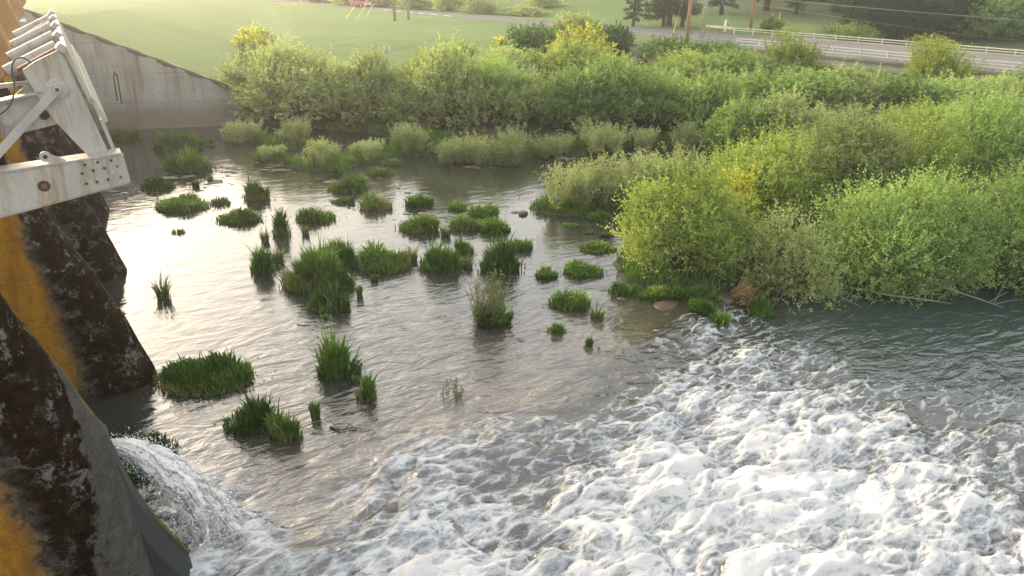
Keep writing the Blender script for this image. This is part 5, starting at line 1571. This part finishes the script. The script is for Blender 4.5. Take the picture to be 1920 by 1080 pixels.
# shrubs: unique crowns near the river, shared crowns in the thicket
SH_CACHE = {}
KN = {'y': 'leafy_shrub', 'g': 'leafy_shrub', 'm': 'leafy_shrub', 'w': 'willow_shrub', 'd': 'bramble', 'b': 'broom_shrub', 't': 'bare_shrub', 'p': 'young_tree'}
KC = {'y': 'shrub', 'g': 'shrub', 'm': 'shrub', 'w': 'willow', 'd': 'bramble', 'b': 'broom', 't': 'shrub', 'p': 'tree'}
cnt = {}
for i, (x, y, z0, w, h, kd, lab, shared) in enumerate(SHRUBS):
    cnt[kd] = cnt.get(kd, 0) + 1
    near = i < 6
    yy = y + (.30 if shared else .24 if near else .15) * w
    zt_ = tz(x, yy)
    if kd == 'w':
        zt_ = max(zt_, 0.02)
    e = empty(KN[kd], (x, yy, zt_), cnt[kd] * 2.1 if shared else 0.0)
    tag(e, lab, KC[kd], ('thicket shrubs of the far bank' if i < 70 else 'scrub below the bridge') if shared else None)
    hh_ = h * (1.0 if kd != 'w' else 1.1)
    if shared:
        key = (kd, cnt[kd] % 3)
        if key not in SH_CACHE:
            sd_ = 900 + 31 * cnt[kd] + ord(kd)
            if kd == 'w':
                SH_CACHE[key] = (*willow_mesh(6.4, 4.0, sd_, 260, 60, .20), 6.4, 4.0)
            else:
                cm, lc_, _ = crown_mesh(6.6, 4.6, sd_, 20000, 26, .22)
                SH_CACHE[key] = (cm, mb_mesh(stems_mesh(lc_, 4.6, sd_), 'stems'), 6.6, 4.6)
        cm, sm_, w0, h0 = SH_CACHE[key]
        e.scale = (w / w0, w / w0, hh_ / h0)
    elif kd == 'w' or kd == 'p':
        cm, sm_ = willow_mesh(w, hh_, 1200 + i, int(60 + 26 * w) * (2 if kd == 'p' else 1), 60, .16 if kd == 'w' else .3)
    elif kd == 't':
        cm = None
        _, lc_, _ = crown_mesh(w, hh_, 1200 + i, 400, 16)
        sm_ = mb_mesh(stems_mesh(np.concatenate([lc_, lc_ * (1.1, .8, 1.08), lc_ * (-1, 1, .95)]), hh_, 3, .03), 'stems')
    else:
        nl = {True: int(900 * w * w + 8000), False: int(420 * w * w + 3500)}[w > 5.5 and y < 46]
        nl = min(nl, 80000)
        lnn = .135 if y < 46 else (.24 if y < 75 else .30)
        cm, lc_, _ = crown_mesh(w, hh_, 1200 + i, nl, 27 if near else 20, lnn, flowers=.62 if kd == 'b' else 0, base=-.10 if near else .06)
        sm_ = mb_mesh(stems_mesh(lc_, hh_, 1300 + i, .05 + .006 * w), 'stems')
    if near:
        e.scale = (1, .78, 1)
    if cm is not None:
        link('crown', cm, M['leaf_' + {'b': 'p'}.get(kd, kd)], e)
    link('stems', sm_, M['twig'] if kd in 'wt' else M['bark'], e)

# yellow blossom sprigs on the tops of two thicket shrubs
# ------------------------------------------------------------------ pines and woodland beyond the road
def pine_mesh(H, W, seed, z0=.22):
    rs = np.random.RandomState(seed)
    P, D, T = [], [], []
    mb = MB()
    for i in range(46):
        q = (i + rs.rand()) / 46
        zz = H * (z0 + (1 - z0) * q)
        L = W * .5 * (1 - q) ** .7 * (.65 + .5 * rs.rand()) + .3
        a = i * 2.399 + rs.rand()
        dv = np.array([math.cos(a), math.sin(a), .15 - .35 * (1 - q)])
        mb.tube([Vector((0, 0, zz)), Vector((0, 0, zz)) + Vector(dv) * L], [.05, .015], 4, cap=False)
        n = int(70 + 60 * L)
        s = rs.rand(n) ** .7
        c_ = np.array([0, 0, zz]) + dv * L * s[:, None] + rs.randn(n, 3) * (.16, .16, .12) * (.4 + L * .35)
        P.append(c_)
        D.append(unit(rs.randn(n, 3) + dv * .8 + (0, 0, -.15)))
        T.append(np.clip(.15 + .4 * rs.rand(n) + .3 * rs.rand(), 0, 1))
    P, D, T = map(np.concatenate, (P, D, T))
    v, f, t4 = leaf_quads(P, D, .34 + .2 * rs.rand(len(P)), .10 + .06 * rs.rand(len(P)), rs, T)
    return np_mesh('crown', v, f, {'tone': t4}), mb_mesh(mb, 'branches')


PINES = [(18.4, 126, 9, .3, 'g', 'slim pine left of the trio of trunks'), (23.3, 126.5, 15, .32, 'n', 'left trunk of the pine trio behind the orange pole'),
         (24.3, 127.2, 16, .5, 'n', 'thick middle trunk of the pine trio behind the orange pole'), (26.2, 126.0, 15, .36, 'n', 'right trunk of the pine trio behind the orange pole'),
         (34.2, 134, 15, .4, 'n', 'pine standing between the twin pipe pole and the tan pole'), (45.7, 160, 17, .4, 'n', 'distant pine behind the tan pole'),
         (41.7, 134, 17, .55, 'n', 'thick dark pine right of the tan pole'), (45.8, 144, 15, .35, 'n', 'thin pine just behind the thick dark pine'),
         (45.0, 129, 9, .28, 'n', 'low drooping young pine by the bridge'), (51.5, 136, 16, .35, 'n', 'pine right of the slender pale poplar')]
PM = [pine_mesh(15, 6.5, 40 + s, .13) for s in range(3)]
for i, (x, y, h, r0, kd, lab) in enumerate(PINES):
    e = empty('pine_tree', (x, y, tz(x, y) - .1), i * 1.3)
    tag(e, lab, 'pine', 'pines beyond the road')
    s = h / 15
    t_ = MB().tube([(0, 0, -.3), (.05, 0, h * .4), (0, .05, h * .75), (0, 0, h)], [r0, r0 * .75, r0 * .4, .04], 9)
    t_.build('trunk', M['bark'], e, smooth=True)
    for nm, me in zip(('crown', 'branches'), PM[i % 3]):
        o = link(nm, me, M['needle'] if nm == 'crown' else M['bark'], e)
        o.scale = (s, s, s)

BIG = []
for s in range(3):
    cm, lc_, _ = crown_mesh(11, 13, 60 + s, 26000, 22, .42, base=.10)
    BIG.append((cm, mb_mesh(stems_mesh(lc_, 13, 60 + s, .16), 'limbs')))
rs = np.random.RandomState(33)
WOOD = [(54, 122.5), (58.5, 120.5), (62.5, 119.5), (67, 121), (77, 116), (85, 115), (50, 139), (55, 134), (57, 130), (64, 126), (71, 128), (79, 122), (87, 121), (96, 124), (54, 146), (61, 140), (68, 146), (75, 138), (83, 146), (90, 136), (98, 142), (58, 160), (70, 162), (82, 165), (95, 160), (108, 150), (48, 172), (64, 178), (80, 184), (100, 178),
        (40, 178), (30, 176), (20, 182), (8, 186)]
WOOD = sorted(WOOD[:26], key=lambda q: q[0] / q[1]) + sorted(WOOD[26:], key=lambda q: q[0] / q[1])
WL = ['%s dark broadleaf tree from the left in the wood behind the bridge', '%s dark tree from the left on the high wooded slope above the pines']
for i, (x, y) in enumerate(WOOD):
    e = empty('woodland_tree', (x, y, tz(x, y) - .3), i * 2.3)
    tag(e, WL[int(i >= 26)] % ORD[i if i < 26 else i - 26], 'tree', 'trees of the wood behind the bridge' if i < 26 else 'trees of the wooded hillside')
    sc_ = (.85 + .4 * rs.rand()) * (.8 if y < 125 else 1.0)
    e.scale = (sc_, sc_, sc_ * (.9 + .2 * rs.rand()))
    cm, lm = BIG[i % 3]
    link('crown', cm, M['leaf_f'], e)
    link('limbs', lm, M['bark'], e)
# scrub hillside above the road at the left
cm, lc_, _ = crown_mesh(6.6, 4.0, 71, 9000, 12, .34)
hs = mb_mesh(stems_mesh(lc_, 4.0, 71), 'stems')
cm.materials.append(M['leaf_g'])
for i, (x, y) in enumerate(sorted([(-62, 196), (-52, 186), (-44, 178), (-36, 170), (-28, 166), (-21, 160), (-13.5, 156), (-6.5, 150), (1, 147), (-40, 190), (-26, 178), (-10, 168), (5, 156)], key=lambda q: q[0] / q[1])):
    e = empty('hillside_shrub', (x, y, tz(x, y) - .1), i * 1.7)
    tag(e, '%s hazy grey green shrub from the left on the slope above the road' % ORD[i], 'shrub', 'shrubs on the slope above the road')
    e.scale = (1.0 + .3 * math.sin(i * 3), 1.0, .65 + .25 * math.sin(i * 5))
    link('crown', cm, M['leaf_g'], e)
    link('stems', hs, M['bark'], e)

# ------------------------------------------------------------------ rocks, driftwood, floating scum
def rock(x, y, z, sx, sy, sz_, seed, label, mat='rock'):
    bm = bmesh.new()
    bmesh.ops.create_icosphere(bm, subdivisions=4, radius=1.0)
    rs_ = np.random.RandomState(seed)
    o = rs_.rand(3) * 50
    co = np.array([v.co[:] for v in bm.verts])
    d_ = 1 + .35 * fbm(co[:, 0] * 1.1 + o[0], co[:, 1] * 1.1 + co[:, 2] * .9 + o[1], 4, seed)
    co = co * d_[:, None]
    co[:, 2] = np.where(co[:, 2] > .45, .45 + (co[:, 2] - .45) * .4, co[:, 2])
    for v, c_ in zip(bm.verts, co):
        v.co = (c_[0] * sx, c_[1] * sy, c_[2] * sz_)
    me = bpy.data.meshes.new('rock')
    bm.to_mesh(me)
    bm.free()
    ob = link('rock', me, M[mat], None, True)
    ob.location = (x, y, z)
    ob.rotation_euler = (0, 0, rs_.rand() * 3)
    return tag(ob, label, 'rock', 'rocks in the river')


M['rock_red'] = plain('reddish_rock', (0.10, 0.065, 0.045), 0.4, vary=0.4, scale=2.0, bump_s=0.6, bump_d=0.04)
rock(6.5, 28.5, -.12, .75, .5, .28, 1, 'flat reddish brown rock below the grass fringe of the yellow green bush', 'rock_red')
rock(7.6, 27.6, -.28, .9, .5, .25, 12, 'submerged brown slab beside the little waterfall', 'rock_red')
rock(-3.1, 15.4, -.27, .62, .34, .30, 2, 'streaked grey boulder washed over by the rapids')
rock(-3.75, 14.9, -.3, .22, .18, .32, 3, 'small dark stone at the lower end of the washed boulder')
rock(.5, 40.4, .0, .30, .28, .30, 4, 'dark stone standing in the channel behind the reed islets')
rock(.05, 40.7, -.05, .25, .2, .16, 14, 'small flat stone left of the dark channel stone')
rock(1.55, 28.3, -.02, .12, .1, .1, 5, 'tiny black stone left of the spiky tuft on the ledge')
rock(4.7, 29.0, -.04, .2, .15, .14, 6, 'small pale stone at the tip of the grass fringe')
rock(.35, 25.0, -.04, .22, .12, .10, 7, 'dark wet stone downstream of the willow seedling')
rock(9.2, 29.3, -.05, .5, .4, .35, 8, 'shaded rock under the bright upright reed tuft')


def driftwood(pts, r0, label, name='driftwood', mat='twig', branches=4, seed=1):
    rs_ = np.random.RandomState(seed)
    e_ = empty(name, pts[0])
    tag(e_, label, 'driftwood')
    O_ = Vector(pts[0])
    P_ = [Vector(p) - O_ for p in pts]
    n_ = len(P_)
    MB().tube(P_, [r0 * (1 - .7 * i / (n_ - 1)) for i in range(n_)], 7).build('stem', M[mat], e_, smooth=True)
    L_ = (P_[-1] - P_[0]).length
    for i in range(branches):
        b = P_[rs_.randint(0, n_ - 1)].lerp(P_[-1], rs_.rand() * .5)
        d_ = Vector((rs_.randn(), rs_.randn() * .6, .35 + .5 * rs_.rand())).normalized() * L_ * (.2 + .25 * rs_.rand())
        MB().tube([b, b + d_ * .5 + Vector((0, 0, .03)), b + d_], [r0 * .45, r0 * .3, r0 * .12], 5).build('branch', M[mat], e_)


M['bleached'] = plain('bleached_wood', (0.20, 0.17, 0.14), 0.85, vary=0.25, scale=6)
driftwood([(-5.4, 19.0, .02), (-5.1, 18.8, .06), (-4.7, 18.95, .05), (-4.3, 18.9, .02)], .04, 'dark dead twig snagged below the slim reed tuft', mat='bark', seed=3)
driftwood([(15.2, 30.4, .12), (16.4, 29.9, .05), (17.9, 29.6, .0), (19.0, 29.5, -.12)], .05, 'bleached branch lying in the river under the widest bush', mat='bleached', seed=4, branches=6)
driftwood([(18.2, 30.6, .5), (19.4, 30.0, .25), (20.6, 29.6, -.05), (21.3, 29.5, -.25)], .04, 'thin bent branch dipping into the river at the right of the widest bush', mat='bleached', seed=5, branches=6)
driftwood([(13.2, 29.9, .6), (13.9, 29.2, .3), (14.8, 28.8, -.05)], .03, 'twiggy branch drooping between the grey green bush and the widest bush', mat='bleached', seed=6, branches=5)
driftwood([(3.0, 53.3, .12), (3.8, 53.1, .16), (4.6, 53.3, .12)], .08, 'grey driftwood log on the straight bank', mat='bleached', seed=7, branches=3)
driftwood([(-3.4, 52.2, .05), (-2.5, 51.9, .12), (-1.8, 52.0, .05)], .06, 'short drift branch at the foot of the bank willow', mat='bleached', seed=8)
e = empty('straw_bundle', (9.5, 29.2, .25))
tag(e, 'leaning bundle of tan dead reeds under the yellow green bush', 'dead reeds')
b_ = link('blades', tuft_mesh(.45, 1.2, 'w', 901), M['straw'], e)
b_.rotation_euler = (0.25, .85, 0)
e = empty('straw_bundle', (10.1, 28.9, .0))
tag(e, 'small pale straw wisp hanging beside the little waterfall', 'dead reeds')
b_ = link('blades', tuft_mesh(.4, .7, 'w', 902), M['straw'], e)
b_.rotation_euler = (0.5, -.7, 0)

# floating scum rafts in the still back water
rs = np.random.RandomState(21)
V, Fq = [], []
SC = [(-19.1, 45.1, 1.2), (-18.9, 48.4, 1.2), (-22.8, 46.7, 1.6), (-23.3, 44.2, 1.5), (-11.6, 45.7, 1.3), (-9.6, 47.8, 1.6), (-5.2, 39.0, 2.0), (-4.0, 40.4, 1.6), (-7.2, 44.4, 2.0), (-16, 49.2, 1.6), (-8.4, 42, 1.4), (-2.6, 50.9, 1.2)]
for cx, cy, r_ in SC:
    for j in range(26):
        px, py = cx + rs.randn() * r_ * .7, cy + rs.randn() * r_ * .5
        q = .03 + rs.exponential(.065)
        n_ = 9
        b0 = len(V)
        for k_ in range(n_):
            a_ = 2 * math.pi * k_ / n_
            rr_ = q * (.6 + .7 * rs.rand())
            V.append((px + 1.7 * rr_ * math.cos(a_), py + .8 * rr_ * math.sin(a_), .022 + .006 * rs.rand()))
        Fq.append(tuple(range(b0, b0 + n_)))
me = bpy.data.meshes.new('floating_scum')
me.from_pydata(V, [], Fq)
tag(link('floating_scum', me, M['scum']), 'flecks of brown scum and dead leaves on the still water', None, None, 'stuff')

# rank grass along the water's edge
rs = np.random.RandomState(17)
n = 90000
x = -26 + 46 * rs.rand(n)
y = 29 + 36 * rs.rand(n)
x = np.concatenate([x, *[c_[0] + rs.randn(900) * c_[2] * .5 for c_ in ISLETS]])
y = np.concatenate([y, *[c_[1] + rs.randn(900) * c_[2] * .33 for c_ in ISLETS]])
s_ = poly_sd(x, y, SHORE)
z = terrain(x, y)
swm = (x - WA[0]) * WD[0] + (y - WA[1]) * WD[1]
ok = (z > .02) & (z < 1.3) & (s_ < 3.2) & ((swm > 11.5) | (y < 58))
x, y, z = x[ok], y[ok], z[ok]
n = len(x)
h = (.25 + .45 * rs.rand(n)) * (1 + .7 * noise2(x * .8, y * .8, 5))
a = rs.rand(n) * 6.283
wd = .018 + .018 * rs.rand(n)
dx, dy = rs.randn(n) * .3 * h, rs.randn(n) * .3 * h
lv = [np.stack([x - np.cos(a) * wd, y - np.sin(a) * wd, z - .04], 1), np.stack([x + np.cos(a) * wd, y + np.sin(a) * wd, z - .04], 1),
      np.stack([x + dx * .35 + np.cos(a) * wd * .8, y + dy * .35 + np.sin(a) * wd * .8, z + h * .6], 1), np.stack([x + dx, y + dy, z + h * .95], 1),
      np.stack([x + dx * .35 - np.cos(a) * wd * .8, y + dy * .35 - np.sin(a) * wd * .8, z + h * .6], 1)]
v = np.stack(lv, 1).reshape(-1, 3)
f = (np.arange(n)[:, None, None] * 5 + np.array([(0, 1, 2), (0, 2, 4), (4, 2, 3)])[None]).reshape(-1, 3)
tn = np.clip(.3 + .5 * noise2(x * .5, y * .5, 3) + .25 * rs.rand(n), 0, 1)
tone = (tn[:, None] + np.array([-.2, -.2, .1, .3, .1])[None]).ravel()
tag(link('bank_grass', np_mesh('bank_grass', v, f, {'tone': np.clip(tone, 0, 1)}), M['sedge']), 'rank green grass growing along the water edge', None, None, 'stuff')

# ------------------------------------------------------------------ haze over the valley
hz = MB().box((20, 250, 47), (1180, 900, 102)).build('haze', None)
m = bpy.data.materials.new('haze')
m.use_nodes = True
nt = m.node_tree
nt.nodes.clear()
ho = nt.nodes.new('ShaderNodeOutputMaterial')
hv = nt.nodes.new('ShaderNodeVolumePrincipled')
hv.inputs['Color'].default_value = (0.96, 0.95, 0.92, 1)
hv.inputs['Density'].default_value = 0.0010
hv.inputs['Anisotropy'].default_value = 0.78
nt.links.new(hv.outputs[0], ho.inputs['Volume'])
hz.data.materials.append(m)
tag(hz, 'thin warm evening haze over the river valley', None, None, 'stuff')
